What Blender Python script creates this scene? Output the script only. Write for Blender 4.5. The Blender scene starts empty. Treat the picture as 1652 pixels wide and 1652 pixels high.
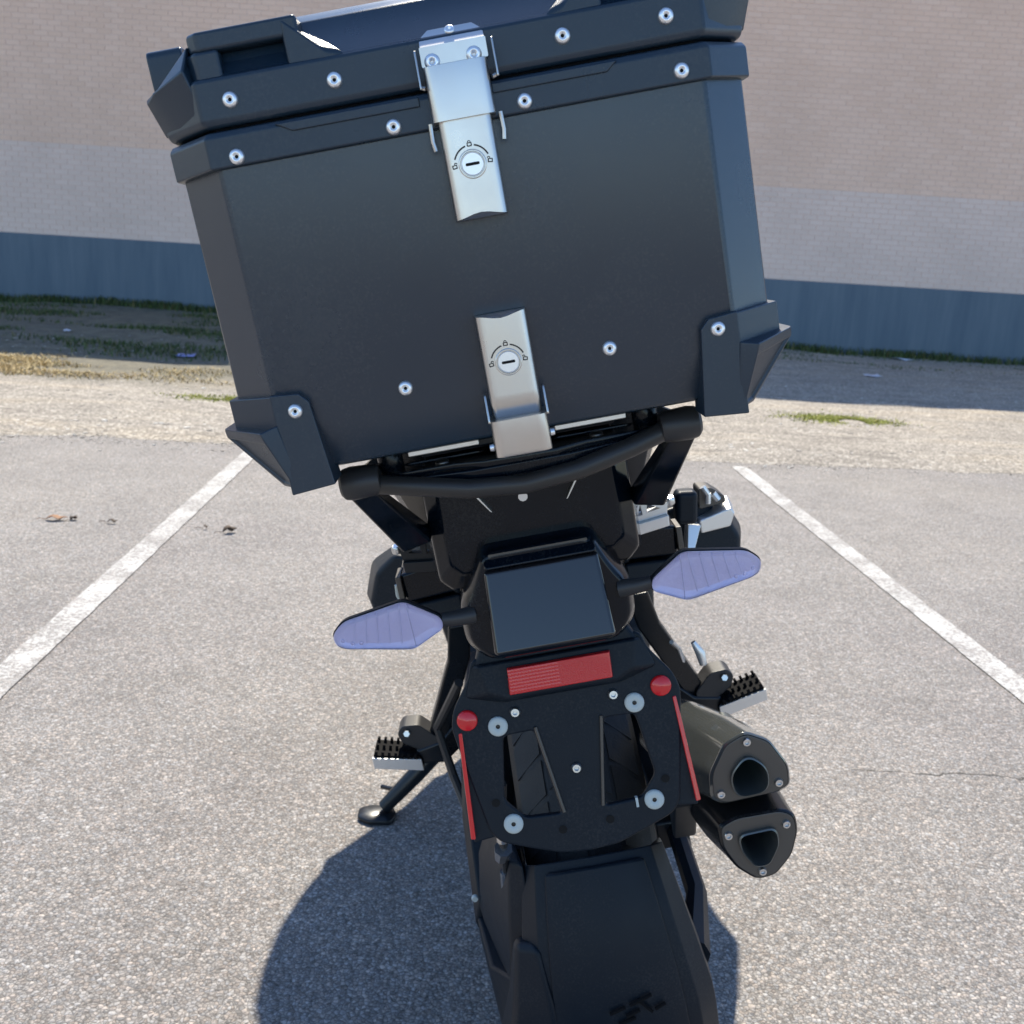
import bpy, bmesh, math, random
from mathutils import Vector, Matrix
R = math.radians
random.seed(7)
SC = bpy.context.scene
COL = SC.collection

# ------------------------------------------------------------------ camera
CAM_H = 1.15
PITCH, HEAD, ROLL = R(13.898), R(3.159), R(3.5)      # heading to the right of +Y
fh = Vector((math.sin(HEAD), math.cos(HEAD), 0)); rt = Vector((math.cos(HEAD), -math.sin(HEAD), 0)); up = Vector((0, 0, 1))
fw = fh*math.cos(PITCH) - up*math.sin(PITCH)
u0 = fh*math.sin(PITCH) + up*math.cos(PITCH)
cr = rt*math.cos(ROLL) + u0*math.sin(ROLL)
cu = u0*math.cos(ROLL) - rt*math.sin(ROLL)
cd = bpy.data.cameras.new('camera'); cam = bpy.data.objects.new('camera', cd); COL.objects.link(cam)
m = Matrix((cr, cu, -fw)).transposed().to_4x4(); m.translation = Vector((0, 0, CAM_H)); cam.matrix_world = m
cd.sensor_width = 36; cd.lens = 36*1657/1652; cd.clip_start = .02; cd.clip_end = 2000
cd.dof.use_dof = True; cd.dof.focus_distance = .92; cd.dof.aperture_fstop = 16
SC.camera = cam

# ------------------------------------------------------------------ sky, sun, exposure
SUN_EL, SUN_AZ = R(50), R(-4)                        # azimuth from +Y, positive to +X
w = bpy.data.worlds.new('World'); SC.world = w; w.use_nodes = True
nt = w.node_tree; bg = nt.nodes['Background']
sky = nt.nodes.new('ShaderNodeTexSky'); sky.sky_type = 'NISHITA'; sky.sun_disc = False
sky.sun_elevation = SUN_EL; sky.sun_rotation = SUN_AZ; sky.air_density = 1.0; sky.dust_density = .15; sky.ozone_density = 4.0
nt.links.new(sky.outputs[0], bg.inputs[0]); bg.inputs[1].default_value = .125
sl = bpy.data.lights.new('sun', 'SUN'); sl.energy = 3.7; sl.angle = R(.53); sl.color = (1, .915, .765)
sun = bpy.data.objects.new('sun', sl); COL.objects.link(sun)
sd = Vector((math.sin(SUN_AZ)*math.cos(SUN_EL), math.cos(SUN_AZ)*math.cos(SUN_EL), math.sin(SUN_EL)))
sun.rotation_euler = sd.to_track_quat('Z', 'Y').to_euler(); sun.location = (0, 10, 12)
SC.view_settings.view_transform = 'Standard'; SC.view_settings.look = 'None'
SC.view_settings.exposure = 1.10; SC.view_settings.gamma = 1

# ------------------------------------------------------------------ material helpers
def mat(name, col=(.5, .5, .5), rough=.5, metal=0, bump=0, bscale=200, spec=.5, coat=0, trans=0, ior=1.45, rvar=0):
    M = bpy.data.materials.new(name); M.use_nodes = True
    n = M.node_tree.nodes; L = M.node_tree.links; b = n['Principled BSDF']
    b.inputs['Base Color'].default_value = (*col, 1); b.inputs['Roughness'].default_value = rough
    b.inputs['Metallic'].default_value = metal; b.inputs['Specular IOR Level'].default_value = spec
    b.inputs['Coat Weight'].default_value = coat; b.inputs['Transmission Weight'].default_value = trans; b.inputs['IOR'].default_value = ior
    if bump or rvar:
        tc = n.new('ShaderNodeTexCoord')
    if bump:
        nz = n.new('ShaderNodeTexNoise'); nz.inputs['Scale'].default_value = bscale; nz.inputs['Detail'].default_value = 4
        L.new(tc.outputs['Object'], nz.inputs['Vector'])
        bp = n.new('ShaderNodeBump'); bp.inputs['Strength'].default_value = bump; bp.inputs['Distance'].default_value = .001
        L.new(nz.outputs[0], bp.inputs['Height']); L.new(bp.outputs[0], b.inputs['Normal'])
    if rvar:   # smudges and dust: roughness and a little colour
        n2 = n.new('ShaderNodeTexNoise'); n2.inputs['Scale'].default_value = 9; n2.inputs['Detail'].default_value = 6; n2.inputs['Roughness'].default_value = .65
        L.new(tc.outputs['Object'], n2.inputs['Vector'])
        mr = n.new('ShaderNodeMapRange'); mr.inputs[1].default_value = .3; mr.inputs[2].default_value = .7
        mr.inputs[3].default_value = max(.02, rough-rvar); mr.inputs[4].default_value = rough+rvar
        L.new(n2.outputs[0], mr.inputs[0]); L.new(mr.outputs[0], b.inputs['Roughness'])
        n3 = n.new('ShaderNodeTexNoise'); n3.inputs['Scale'].default_value = 420; n3.inputs['Detail'].default_value = 3
        L.new(tc.outputs['Object'], n3.inputs['Vector'])
        mu = n.new('ShaderNodeMath'); mu.operation = 'MULTIPLY'; L.new(n2.outputs[0], mu.inputs[0]); L.new(n3.outputs[0], mu.inputs[1])
        m2 = n.new('ShaderNodeMapRange'); m2.inputs[1].default_value = .27; m2.inputs[2].default_value = .42; m2.inputs[3].default_value = 0; m2.inputs[4].default_value = .045
        L.new(mu.outputs[0], m2.inputs[0])
        mx = n.new('ShaderNodeMix'); mx.data_type = 'RGBA'; L.new(m2.outputs[0], mx.inputs[0]); mx.inputs[6].default_value = (*col, 1); mx.inputs[7].default_value = (.26, .24, .21, 1)
        L.new(mx.outputs[2], b.inputs['Base Color'])
    return M

class N:
    """small node-graph helper"""
    def __init__(s, name):
        s.M = bpy.data.materials.new(name); s.M.use_nodes = True; s.n = s.M.node_tree.nodes; s.L = s.M.node_tree.links
        s.b = s.n['Principled BSDF']
    def add(s, t, ins=None, **kw):
        o = s.n.new(t)
        for k, v in kw.items(): setattr(o, k, v)
        for k, v in (ins or {}).items():
            if isinstance(v, bpy.types.NodeSocket): s.L.new(v, o.inputs[k])
            else: o.inputs[k].default_value = v
        return o
    def noise(s, vec, scale, detail=4, rough=.55):
        return s.add('ShaderNodeTexNoise', {'Vector': vec, 'Scale': scale, 'Detail': detail, 'Roughness': rough}).outputs[0]
    def ramp(s, fac, pts):
        r = s.add('ShaderNodeValToRGB', {0: fac}); e = r.color_ramp.elements
        while len(e) < len(pts): e.new(.5)
        for q, (p, c) in zip(e, pts):
            q.position = p; q.color = (c, c, c, 1) if not isinstance(c, tuple) else (*c, 1)
        return r.outputs[0]
    def mix(s, fac, a, b, mode='MIX'):
        o = s.add('ShaderNodeMix', data_type='RGBA', blend_type=mode)
        for i, v in ((0, fac), (6, a), (7, b)):
            if isinstance(v, bpy.types.NodeSocket): s.L.new(v, o.inputs[i])
            else: o.inputs[i].default_value = (*v, 1) if isinstance(v, tuple) else v
        return o.outputs[2]
    def math(s, op, a, b=0.0, clamp=False):
        return s.add('ShaderNodeMath', {0: a, 1: b}, operation=op, use_clamp=clamp).outputs[0]

MAT = {}
# --- asphalt (aggregate chips in a worn binder)
def asphalt(name, tint, dark, chip, cracks=False, painted=False):
    g = N(name); geo = g.add('ShaderNodeNewGeometry'); P = geo.outputs['Position']
    def chips(scale):
        v = g.add('ShaderNodeTexVoronoi', {'Vector': P, 'Scale': scale, 'Randomness': 1.0}, feature='F1')
        e = g.add('ShaderNodeTexVoronoi', {'Vector': P, 'Scale': scale, 'Randomness': 1.0}, feature='DISTANCE_TO_EDGE')
        return v.outputs['Color'], v.outputs['Distance'], e.outputs['Distance']
    c1, d1, e1 = chips(138); c2, d2, e2 = chips(250)
    h1 = g.add('ShaderNodeSeparateColor', {0: c1}).outputs[0]; h2 = g.add('ShaderNodeSeparateColor', {0: c2}).outputs[1]
    hue = g.add('ShaderNodeSeparateColor', {0: c1}).outputs[2]
    stone = g.ramp(h1, [(0, dark), (.28, tuple(.75*x for x in tint)), (.7, tint), (1, chip)])
    stone2 = g.ramp(h2, [(0, tuple(.8*x for x in dark)), (.4, tuple(.8*x for x in tint)), (1, chip)])
    col = g.mix(.42, stone, stone2)
    warm = g.ramp(hue, [(0, (1.04, .98, .94)), (.5, (1, 1, 1)), (1, (.95, .99, 1.04))])
    col = g.mix(1.0, col, warm, 'MULTIPLY')
    gap = g.ramp(e1, [(0, .5), (.2, 1.0)])
    col = g.mix(1.0, col, gap, 'MULTIPLY')
    big = g.noise(P, .55, 5, .6); mid = g.noise(P, 3.2, 5, .6)
    col = g.mix(1.0, col, g.ramp(big, [(.3, (.90, .88, .88)), (.5, (1, .99, .97)), (.72, (1.10, 1.07, 1.01))]), 'MULTIPLY')
    col = g.mix(1.0, col, g.ramp(mid, [(.32, .88), (.55, 1.0), (.75, 1.07)]), 'MULTIPLY')
    # tar-dark pits
    pit = g.noise(P, 34, 3, .6)
    col = g.mix(g.ramp(pit, [(.68, 0.0), (.76, .55)]), col, tuple(.5*x for x in dark))
    # old oil drips and scuffs
    oil = g.noise(P, 1.9, 3, .5); col = g.mix(g.ramp(oil, [(.66, 0.0), (.74, .28)]), col, tuple(.55*x for x in dark))
    if cracks:
        sp = g.add('ShaderNodeSeparateXYZ', {0: P}); wob = g.noise(P, 7.0, 5, .65); wob2 = g.noise(P, 1.3, 2)
        yy = g.math('ADD', sp.outputs[1], g.math('ADD', g.math('MULTIPLY', wob, .09), g.math('MULTIPLY', wob2, .22)))
        dist = g.math('ABSOLUTE', g.math('SUBTRACT', yy, 2.385))
        line = g.math('LESS_THAN', dist, .0032)
        gate = g.math('MULTIPLY', g.math('GREATER_THAN', sp.outputs[0], .98), g.math('LESS_THAN', sp.outputs[0], 3.2))
        brk = g.math('GREATER_THAN', g.noise(P, 11, 3), .40)
        fac = g.math('MULTIPLY', g.math('MULTIPLY', line, gate), g.math('MULTIPLY', brk, .75))
        col = g.mix(fac, col, (.03, .028, .026))
    height = g.math('ADD', g.math('MULTIPLY', g.math('SUBTRACT', 1.0, d1), 1.0), g.math('MULTIPLY', h2, .55))
    if painted:
        wear = g.noise(P, 85, 4, .7); wear2 = g.noise(P, 5, 4, .6)
        f = g.math('ADD', g.math('MULTIPLY', wear, .7), g.math('MULTIPLY', wear2, .5))
        f = g.ramp(f, [(.46, .96), (.55, .84), (.63, .18)])
        paint = g.mix(1.0, (.62, .605, .575), g.ramp(mid, [(.3, .88), (.7, 1.0)]), 'MULTIPLY')
        paint = g.mix(.25, paint, g.mix(1.0, paint, gap, 'MULTIPLY'))
        col = g.mix(f, col, paint)
    bmp = g.add('ShaderNodeBump', {'Strength': .8 if not painted else .6, 'Distance': .0022, 'Height': height})
    g.L.new(bmp.outputs[0], g.b.inputs['Normal']); g.L.new(col, g.b.inputs['Base Color'])
    g.b.inputs['Roughness'].default_value = .82; g.b.inputs['Specular IOR Level'].default_value = .35
    return g.M
MAT['asphalt'] = asphalt('asphalt', (.325, .306, .291), (.165, .154, .145), (.56, .527, .497), cracks=True)
MAT['paint'] = asphalt('road_paint', (.325, .306, .291), (.165, .154, .145), (.56, .527, .497), painted=True)

def apron_mat():
    g = N('old_apron'); geo = g.add('ShaderNodeNewGeometry'); P = geo.outputs['Position']
    v = g.add('ShaderNodeTexVoronoi', {'Vector': P, 'Scale': 85.0}, feature='F1')
    h = g.add('ShaderNodeSeparateColor', {0: v.outputs['Color']}).outputs[0]
    col = g.ramp(h, [(0, (.11, .095, .08)), (.35, (.245, .22, .188)), (.75, (.33, .298, .255)), (1, (.58, .535, .47))])
    st = g.add('ShaderNodeMapping', {0: P, 3: (.6, 2.2, 1.0)})
    big = g.noise(st.outputs[0], 1.0, 6, .65); mid = g.noise(st.outputs[0], 5, 5, .6)
    col = g.mix(1.0, col, g.ramp(big, [(.3, (.72, .70, .68)), (.5, (1, .99, .97)), (.7, (1.12, 1.05, .93))]), 'MULTIPLY')
    col = g.mix(1.0, col, g.ramp(mid, [(.3, .72), (.5, 1.0), (.72, 1.12)]), 'MULTIPLY')
    # strawy soil on the left, near the wall
    sp = g.add('ShaderNodeSeparateXYZ', {0: P})
    lft = g.add('ShaderNodeMapRange', {0: g.math('ADD', sp.outputs[0], g.math('MULTIPLY', g.noise(P, .9, 4), 3.0)), 1: 1.6, 2: -.6, 3: 0.0, 4: 1.0}).outputs[0]
    far = g.add('ShaderNodeMapRange', {0: g.math('ADD', sp.outputs[1], g.math('MULTIPLY', g.noise(P, 1.2, 4), 1.6)), 1: 8.6, 2: 9.6, 3: 0.0, 4: 1.0}).outputs[0]
    soil = g.mix(g.ramp(g.noise(P, 6, 6, .7), [(.35, 0.0), (.65, 1.0)]), (.045, .045, .032), (.15, .135, .085))
    col = g.mix(g.math('MULTIPLY', g.math('MULTIPLY', lft, far), .85), col, soil)
    bmp = g.add('ShaderNodeBump', {'Strength': .9, 'Distance': .004, 'Height': g.math('SUBTRACT', 1.0, v.outputs['Distance'])})
    g.L.new(bmp.outputs[0], g.b.inputs['Normal']); g.L.new(col, g.b.inputs['Base Color']); g.b.inputs['Roughness'].default_value = .9
    return g.M
MAT['apron'] = apron_mat()

def island_mat(name, pts, rough=.7, spec=.3, bump=0):
    g = N(name); geo = g.add('ShaderNodeNewGeometry')
    c = g.ramp(geo.outputs['Random Per Island'], pts)
    big = g.noise(geo.outputs['Position'], .8, 5, .6)
    c = g.mix(1.0, c, g.ramp(big, [(.3, .93), (.7, 1.05)]), 'MULTIPLY')
    g.L.new(c, g.b.inputs['Base Color']); g.b.inputs['Roughness'].default_value = rough; g.b.inputs['Specular IOR Level'].default_value = spec
    return g.M
MAT['brick_pink'] = island_mat('painted_brick_pink', [(0, (.84, .57, .42)), (.5, (.86, .585, .435)), (1, (.88, .61, .46))], .75)
MAT['brick_grey'] = island_mat('painted_brick_grey', [(0, (.78, .595, .495)), (.5, (.80, .61, .51)), (1, (.82, .63, .53))], .75)
def brickobj_mat(src, name, cols):
    g = N(name); oi = g.add('ShaderNodeObjectInfo')
    c = g.ramp(oi.outputs['Random'], cols); geo = g.add('ShaderNodeNewGeometry')
    c = g.mix(1.0, c, g.ramp(g.noise(geo.outputs['Position'], .8, 5, .6), [(.3, .93), (.7, 1.05)]), 'MULTIPLY')
    g.L.new(c, g.b.inputs['Base Color']); g.b.inputs['Roughness'].default_value = .75; g.b.inputs['Specular IOR Level'].default_value = .3
    return g.M
MAT['brick_pink1'] = brickobj_mat('', 'painted_brick_pink_single', [(0, (.84, .57, .42)), (.5, (.86, .585, .435)), (1, (.88, .61, .46))])
MAT['brick_grey1'] = brickobj_mat('', 'painted_brick_grey_single', [(0, (.78, .595, .495)), (.5, (.80, .61, .51)), (1, (.82, .63, .53))])
MAT['mortar'] = mat('painted_mortar', (.77, .56, .46), .85)
def plinth_mat():
    g = N('plinth_paint'); geo = g.add('ShaderNodeNewGeometry'); P = geo.outputs['Position']
    st = g.add('ShaderNodeMapping', {0: P, 3: (3.0, 3.0, .25)})
    c = g.mix(g.ramp(g.noise(st.outputs[0], 2.0, 6, .65), [(.3, 0.0), (.75, 1.0)]), (.085, .125, .165), (.14, .18, .215))
    g.L.new(c, g.b.inputs['Base Color']); g.b.inputs['Roughness'].default_value = .7
    return g.M
MAT['plinth'] = plinth_mat()
MAT['coping'] = mat('coping_metal', (.4, .4, .4), .5, .6)
MAT['roof'] = mat('roof_felt', (.1, .1, .1), .9)
MAT['grass_dry'] = island_mat('dry_grass', [(0, (.28, .19, .075)), (.5, (.46, .33, .14)), (1, (.58, .46, .24))], .8)
MAT['weed'] = island_mat('weeds', [(0, (.035, .06, .018)), (.5, (.07, .105, .03)), (.85, (.12, .14, .05)), (1, (.22, .18, .08))], .75)
MAT['moss'] = island_mat('moss', [(0, (.24, .25, .05)), (.6, (.40, .41, .08)), (1, (.50, .44, .16))], .8)
MAT['stones'] = island_mat('loose_stones', [(0, (.22, .20, .17)), (.5, (.40, .365, .32)), (.85, (.52, .48, .43)), (1, (.72, .69, .63))], .85)
MAT['leaf'] = mat('dead_leaf', (.22, .10, .04), .7); MAT['leafdk'] = mat('dark_leaf', (.07, .045, .03), .75)
MAT['paper'] = mat('paper_scrap', (.6, .62, .7), .6); MAT['bluepaper'] = mat('blue_wrapper', (.25, .3, .62), .4)

# --- motorcycle and case
MAT['case'] = mat('case_plastic', (.007, .021, .038), .24, 0, .13, 2200, .85, rvar=.045)
MAT['case_rim'] = mat('case_rim_plastic', (.011, .025, .043), .30, 0, .2, 2200, .6, rvar=.045)
MAT['gasket'] = mat('gasket_rubber', (.008, .008, .009), .75, spec=.08)
def brushed():
    g = N('satin_steel'); tc = g.add('ShaderNodeTexCoord')
    nz = g.noise(tc.outputs['Object'], 14.0, 5, .6)
    g.L.new(g.add('ShaderNodeMapRange', {0: nz, 1: .3, 2: .7, 3: .25, 4: .36}).outputs[0], g.b.inputs['Roughness'])
    fine = g.noise(tc.outputs['Object'], 1500.0, 2, .6)
    g.L.new(g.add('ShaderNodeBump', {'Strength': .06, 'Distance': .0003, 'Height': fine}).outputs[0], g.b.inputs['Normal'])
    g.b.inputs['Base Color'].default_value = (.60, .585, .565, 1); g.b.inputs['Metallic'].default_value = 1
    return g.M
MAT['steel'] = brushed()
MAT['rivet'] = mat('rivet_aluminium', (.82, .83, .85), .32, .85)
MAT['alu'] = mat('cast_aluminium', (.78, .78, .77), .35, .75, .1, 500)
MAT['bolt'] = mat('zinc_bolt', (.6, .61, .62), .3, 1)
MAT['washer'] = mat('grey_nylon', (.46, .51, .50), .45)
MAT['dark'] = mat('dark_recess', (.004, .004, .004), .9)
MAT['mark'] = mat('engraved_mark', (.03, .025, .025), .6)
MAT['gloss'] = mat('gloss_black_plastic', (.002, .005, .010), .16, 0, .04, 60, .32, rvar=.07)
MAT['satin'] = mat('satin_black_metal', (.006, .009, .013), .33, 0, .08, 900, .5, rvar=.08)
MAT['matte'] = mat('matte_black_plastic', (.004, .009, .016), .46, 0, .2, 1500, .28, rvar=.08)
MAT['bar'] = mat('powder_coated_bar', (.026, .025, .025), .38, 0, .12, 1800, .5)
MAT['cap'] = mat('rubber_end_cap', (.03, .03, .032), .42, 0, .15, 1500)
MAT['seat'] = mat('seat_vinyl', (.012, .012, .013), .55, 0, .4, 700)
MAT['tyre'] = mat('tyre_rubber', (.016, .016, .017), .62, 0, .3, 400, rvar=.08)
MAT['lamp'] = mat('smoked_lamp_lens', (.010, .010, .012), .10, coat=.6)
MAT['red'] = mat('red_reflector', (.62, .012, .018), .22, coat=.5)
MAT['redlite'] = mat('red_reflector_plain', (.60, .02, .022), .22, 0, .5, 900, coat=.4)
MAT['lens'] = mat('clear_lens', (.86, .86, .98), .07, 0, .5, 70, trans=.92, ior=1.3)
MAT['lensback'] = mat('lens_reflector', (.76, .72, .88), .28, .25, .5, 240)
MAT['lensrib'] = mat('lens_rib', (.71, .68, .86), .2)
MAT['lensdot'] = mat('led_spot', (.62, .64, .85), .2, .5)
MAT['exh'] = mat('muffler_steel', (.085, .092, .090), .15, .3, .05, 900, .9, coat=.5)
MAT['exhdark'] = mat('muffler_black', (.010, .011, .013), .22, .2, .1, 1200, rvar=.06)
MAT['exhcap'] = mat('muffler_end_plate', (.095, .088, .080), .42, .5, .15, 1500)
MAT['exhring'] = mat('outlet_steel', (.13, .14, .135), .3, .6)
MAT['greenish'] = mat('outlet_baffle_patina', (.030, .075, .065), .5)
MAT['glassy'] = mat('windscreen', (.012, .013, .014), .06, coat=.3)
MAT['gold'] = mat('fork_tube', (.35, .35, .36), .2, 1)

# ------------------------------------------------------------------ mesh helpers
class G:
    def __init__(s): s.v = []; s.f = []
    def add(s, vs, fs):
        o = len(s.v); s.v += [tuple(v) for v in vs]; s.f += [tuple(i+o for i in f) for f in fs]; return s
    def box(s, c, d, rot=None):
        h = [x/2 for x in d]
        vs = [Vector((sx*h[0], sy*h[1], sz*h[2])) for sx in (-1, 1) for sy in (-1, 1) for sz in (-1, 1)]
        if rot is not None: vs = [rot @ v for v in vs]
        vs = [v+Vector(c) for v in vs]
        return s.add(vs, [(0, 1, 3, 2), (4, 6, 7, 5), (0, 4, 5, 1), (2, 3, 7, 6), (0, 2, 6, 4), (1, 5, 7, 3)])
    def prism(s, poly, plane, a, b):
        def P(p, t):
            return {'XZ': (p[0], t, p[1]), 'XY': (p[0], p[1], t), 'YZ': (t, p[0], p[1])}[plane]
        n = len(poly)
        vs = [P(p, a) for p in poly]+[P(p, b) for p in poly]
        fs = [tuple(range(n)), tuple(range(2*n-1, n-1, -1))]+[(i, (i+1) % n, n+(i+1) % n, n+i) for i in range(n)]
        return s.add(vs, fs)
    def loft(s, rings, cap0=True, cap1=True, closed=True):
        n = len(rings[0]); vs = [p for r in rings for p in r]; fs = []
        for k in range(len(rings)-1):
            for i in range(n if closed else n-1):
                j = (i+1) % n; fs.append((k*n+i, k*n+j, (k+1)*n+j, (k+1)*n+i))
        if cap0: fs.append(tuple(range(n-1, -1, -1)))
        if cap1: fs.append(tuple((len(rings)-1)*n+i for i in range(n)))
        return s.add(vs, fs)
    def tube(s, path, r, n=10, sq=None):
        P = [Vector(p) for p in path]; rings = []; prev = None
        rr = r if isinstance(r, (list, tuple)) else [r]*len(P)
        for i, p in enumerate(P):
            t = (P[min(i+1, len(P)-1)]-P[max(i-1, 0)]).normalized()
            a = prev if prev is not None else (Vector((0, 0, 1)) if abs(t.z) < .9 else Vector((0, 1, 0)))
            a = (a-t*a.dot(t)).normalized(); b = t.cross(a); prev = a
            if sq: rings.append([p+a*x*rr[i]*sq[0]+b*y*rr[i]*sq[1] for x, y in ((1, 1), (1, -1), (-1, -1), (-1, 1))])
            else: rings.append([p+(a*math.cos(k*2*math.pi/n)+b*math.sin(k*2*math.pi/n))*rr[i] for k in range(n)])
        return s.loft(rings)
    def lathe(s, prof, c, axis, n=24, cap=True):
        ax = Vector(axis).normalized(); a = ax.orthogonal().normalized(); b = ax.cross(a); c = Vector(c)
        return s.loft([[c+ax*h+(a*math.cos(k*2*math.pi/n)+b*math.sin(k*2*math.pi/n))*r for k in range(n)] for r, h in prof], cap, cap)
    def mirror(s):
        n = len(s.v); k = len(s.f)
        s.v += [(-x, y, z) for x, y, z in s.v[:n]]; s.f += [tuple(reversed([i+n for i in f])) for f in s.f[:k]]; return s
    def mesh(s, name, off=(0, 0, 0)):
        me = bpy.data.meshes.new(name); me.from_pydata([(x-off[0], y-off[1], z-off[2]) for x, y, z in s.v], [], s.f)
        bm = bmesh.new(); bm.from_mesh(me); bmesh.ops.recalc_face_normals(bm, faces=bm.faces); bm.to_mesh(me); bm.free()
        return me
    def build(s, name, m, parent=None, bevel=0, seg=2, off=None, angle=38, sub=0):
        me = s.mesh(name, off if off is not None else (OFF if parent is not None else (0, 0, 0)))
        return finish(name, me, m, parent, bevel, seg, angle, sub)
OFF = (0, 0, 0)
def finish(name, me, m, parent=None, bevel=0, seg=2, angle=38, sub=0):
    me.materials.append(MAT[m] if isinstance(m, str) else m)
    me.shade_smooth()
    me.set_sharp_from_angle(angle=R(angle))
    o = bpy.data.objects.new(name, me); COL.objects.link(o)
    if parent is not None: o.parent = parent
    if sub:
        md = o.modifiers.new('sub', 'SUBSURF'); md.levels = sub; md.render_levels = sub
    if bevel:
        md = o.modifiers.new('bevel', 'BEVEL'); md.width = bevel; md.segments = seg; md.limit_method = 'ANGLE'; md.angle_limit = R(30); md.harden_normals = True
    return o
def plate(outline, holes, thick, plane='XZ', at=0, bev=0, res=1):
    """flat plate with holes, as a G"""
    cu_ = bpy.data.curves.new('tmp', 'CURVE'); cu_.dimensions = '2D'; cu_.fill_mode = 'BOTH'; cu_.extrude = thick/2-bev; cu_.bevel_depth = bev; cu_.bevel_resolution = res
    for pl in [outline]+list(holes):
        sp = cu_.splines.new('POLY'); sp.points.add(len(pl)-1); sp.use_cyclic_u = True
        for q, p in zip(sp.points, pl): q.co = (p[0], p[1], 0, 1)
    ob = bpy.data.objects.new('tmp', cu_); me = bpy.data.meshes.new_from_object(ob)
    g = G()
    def P(c): return {'XZ': (c.x, at+c.z, c.y), 'XY': (c.x, c.y, at+c.z), 'YZ': (at+c.z, c.x, c.y)}[plane]
    g.add([P(v.co) for v in me.vertices], [tuple(p.vertices) for p in me.polygons])
    # weld
    bpy.data.objects.remove(ob); bpy.data.curves.remove(cu_); bpy.data.meshes.remove(me)
    return g
def arc(cx, cz, r, a0, a1, n): return [(cx+r*math.cos(R(a0+(a1-a0)*i/n)), cz+r*math.sin(R(a0+(a1-a0)*i/n))) for i in range(n+1)]
def rrect(x0, z0, x1, z1, r, n=4):
    return arc(x1-r, z1-r, r, 0, 90, n)+arc(x0+r, z1-r, r, 90, 180, n)+arc(x0+r, z0+r, r, 180, 270, n)+arc(x1-r, z0+r, r, 270, 360, n)
def rpoly(pts, r, n=4):
    """polygon with rounded corners"""
    out = []; k = len(pts)
    for i in range(k):
        p = Vector(pts[i]); a = Vector(pts[i-1])-p; b = Vector(pts[(i+1) % k])-p
        ra = min(r, a.length*.45, b.length*.45); p0 = p+a.normalized()*ra; p1 = p+b.normalized()*ra
        for t in range(n+1):
            t /= n; q = p0*(1-t)**2+p*2*t*(1-t)+p1*t*t; out.append((q.x, q.y))
    return out
def tag(o, label=None, cat=None, group=None, kind=None):
    if label: o['label'] = label
    if cat: o['category'] = cat
    if group: o['group'] = group
    if kind: o['kind'] = kind
    return o
def empty(name, label, cat, mw):
    o = bpy.data.objects.new(name, None); COL.objects.link(o); o.matrix_world = mw; o.empty_display_size = .1
    return tag(o, label, cat)
def inst(src, name, loc, parent, rot=None, scale=None):
    o = bpy.data.objects.new(name, src); COL.objects.link(o); o.parent = parent
    o.location = Vector(loc)-Vector(OFF)
    if rot is not None: o.rotation_euler = rot
    if scale: o.scale = (scale,)*3
    return o

# ================================================================== SETTING
g = G(); g.add([(-300, -300, 0), (300, -300, 0), (300, 300, 0), (-300, 300, 0)], [(0, 1, 2, 3)])
tag(g.build('parking_lot', 'asphalt'), kind='structure')

from mathutils import noise as mn
def edge_y(x): return 6.07+.062*x+.07*mn.noise((x*1.7, 3, 0))+.05*mn.noise((x*5, 9, 0))+.03*mn.noise((x*17, 2, 0))
W0 = Vector((.693, 16.2035, 0)); WA = R(-3.62)
wx = Vector((math.cos(WA), math.sin(WA), 0)); wn = Vector((math.sin(WA), -math.cos(WA), 0))   # wn faces the camera
def wall_y(x): return W0.y+(x-W0.x)*math.tan(WA)
def apron_z(x, y):
    e = edge_y(x); t = max(0, min(1, (y-e)/.45))
    z = .0035+.014*t
    hump = max(0, min(1, (y-8.3)/2.2))
    z += hump*(.05*mn.noise((x*.55, y*.7, 1))+.022*mn.noise((x*2.1, y*2.1, 4))+.035*max(0, min(1, (1-x)/3)))
    z += t*(.010*mn.noise((x*1.1, y*2.3, 2))+.004*mn.noise((x*6, y*6, 7)))
    return max(.004, z)
g = G(); nx, ny = 300, 110; xs = [-26+52*i/nx for i in range(nx+1)]
vs = []
for j in range(ny+1):
    for x in xs:
        e = edge_y(x); y = e+(wall_y(x)+.3-e)*(j/ny)
        vs.append((x, y, apron_z(x, y) if j else .0010))
fs = [(j*(nx+1)+i, j*(nx+1)+i+1, (j+1)*(nx+1)+i+1, (j+1)*(nx+1)+i) for j in range(ny) for i in range(nx)]
g.add(vs, fs); tag(g.build('gravel_apron', 'apron', angle=180), kind='structure')

# painted bay lines: ragged sheets 4 mm above the asphalt
def bay_line(xc, wd, y0, y1, label, round_far=True):
    g = G(); n = int((y1-y0)/.035); vs = []
    for i in range(n+1):
        y = y0+(y1-y0)*i/n
        k = 1.0
        if round_far: k = math.sqrt(max(.03, 1-max(0, (y-(y1-.06))/.06)**2))
        a = xc-wd/2*k+.004*mn.noise((y*9, 1, xc)); b = xc+wd/2*k+.004*mn.noise((y*9, 5, xc))
        vs += [(a, y, .004), (b, y, .004)]
    g.add(vs, [(2*i, 2*i+1, 2*i+3, 2*i+2) for i in range(n)])
    tag(g.build('parking_line', 'paint', angle=180), label, 'road marking', 'white bay lines painted on the asphalt')
bay_line(-1.165, .092, -4, 5.85, 'worn white bay line left of the motorcycle, running under the case corner')
bay_line(1.690, .098, -4, 6.06, 'white bay line to the right of the motorcycle')

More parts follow.
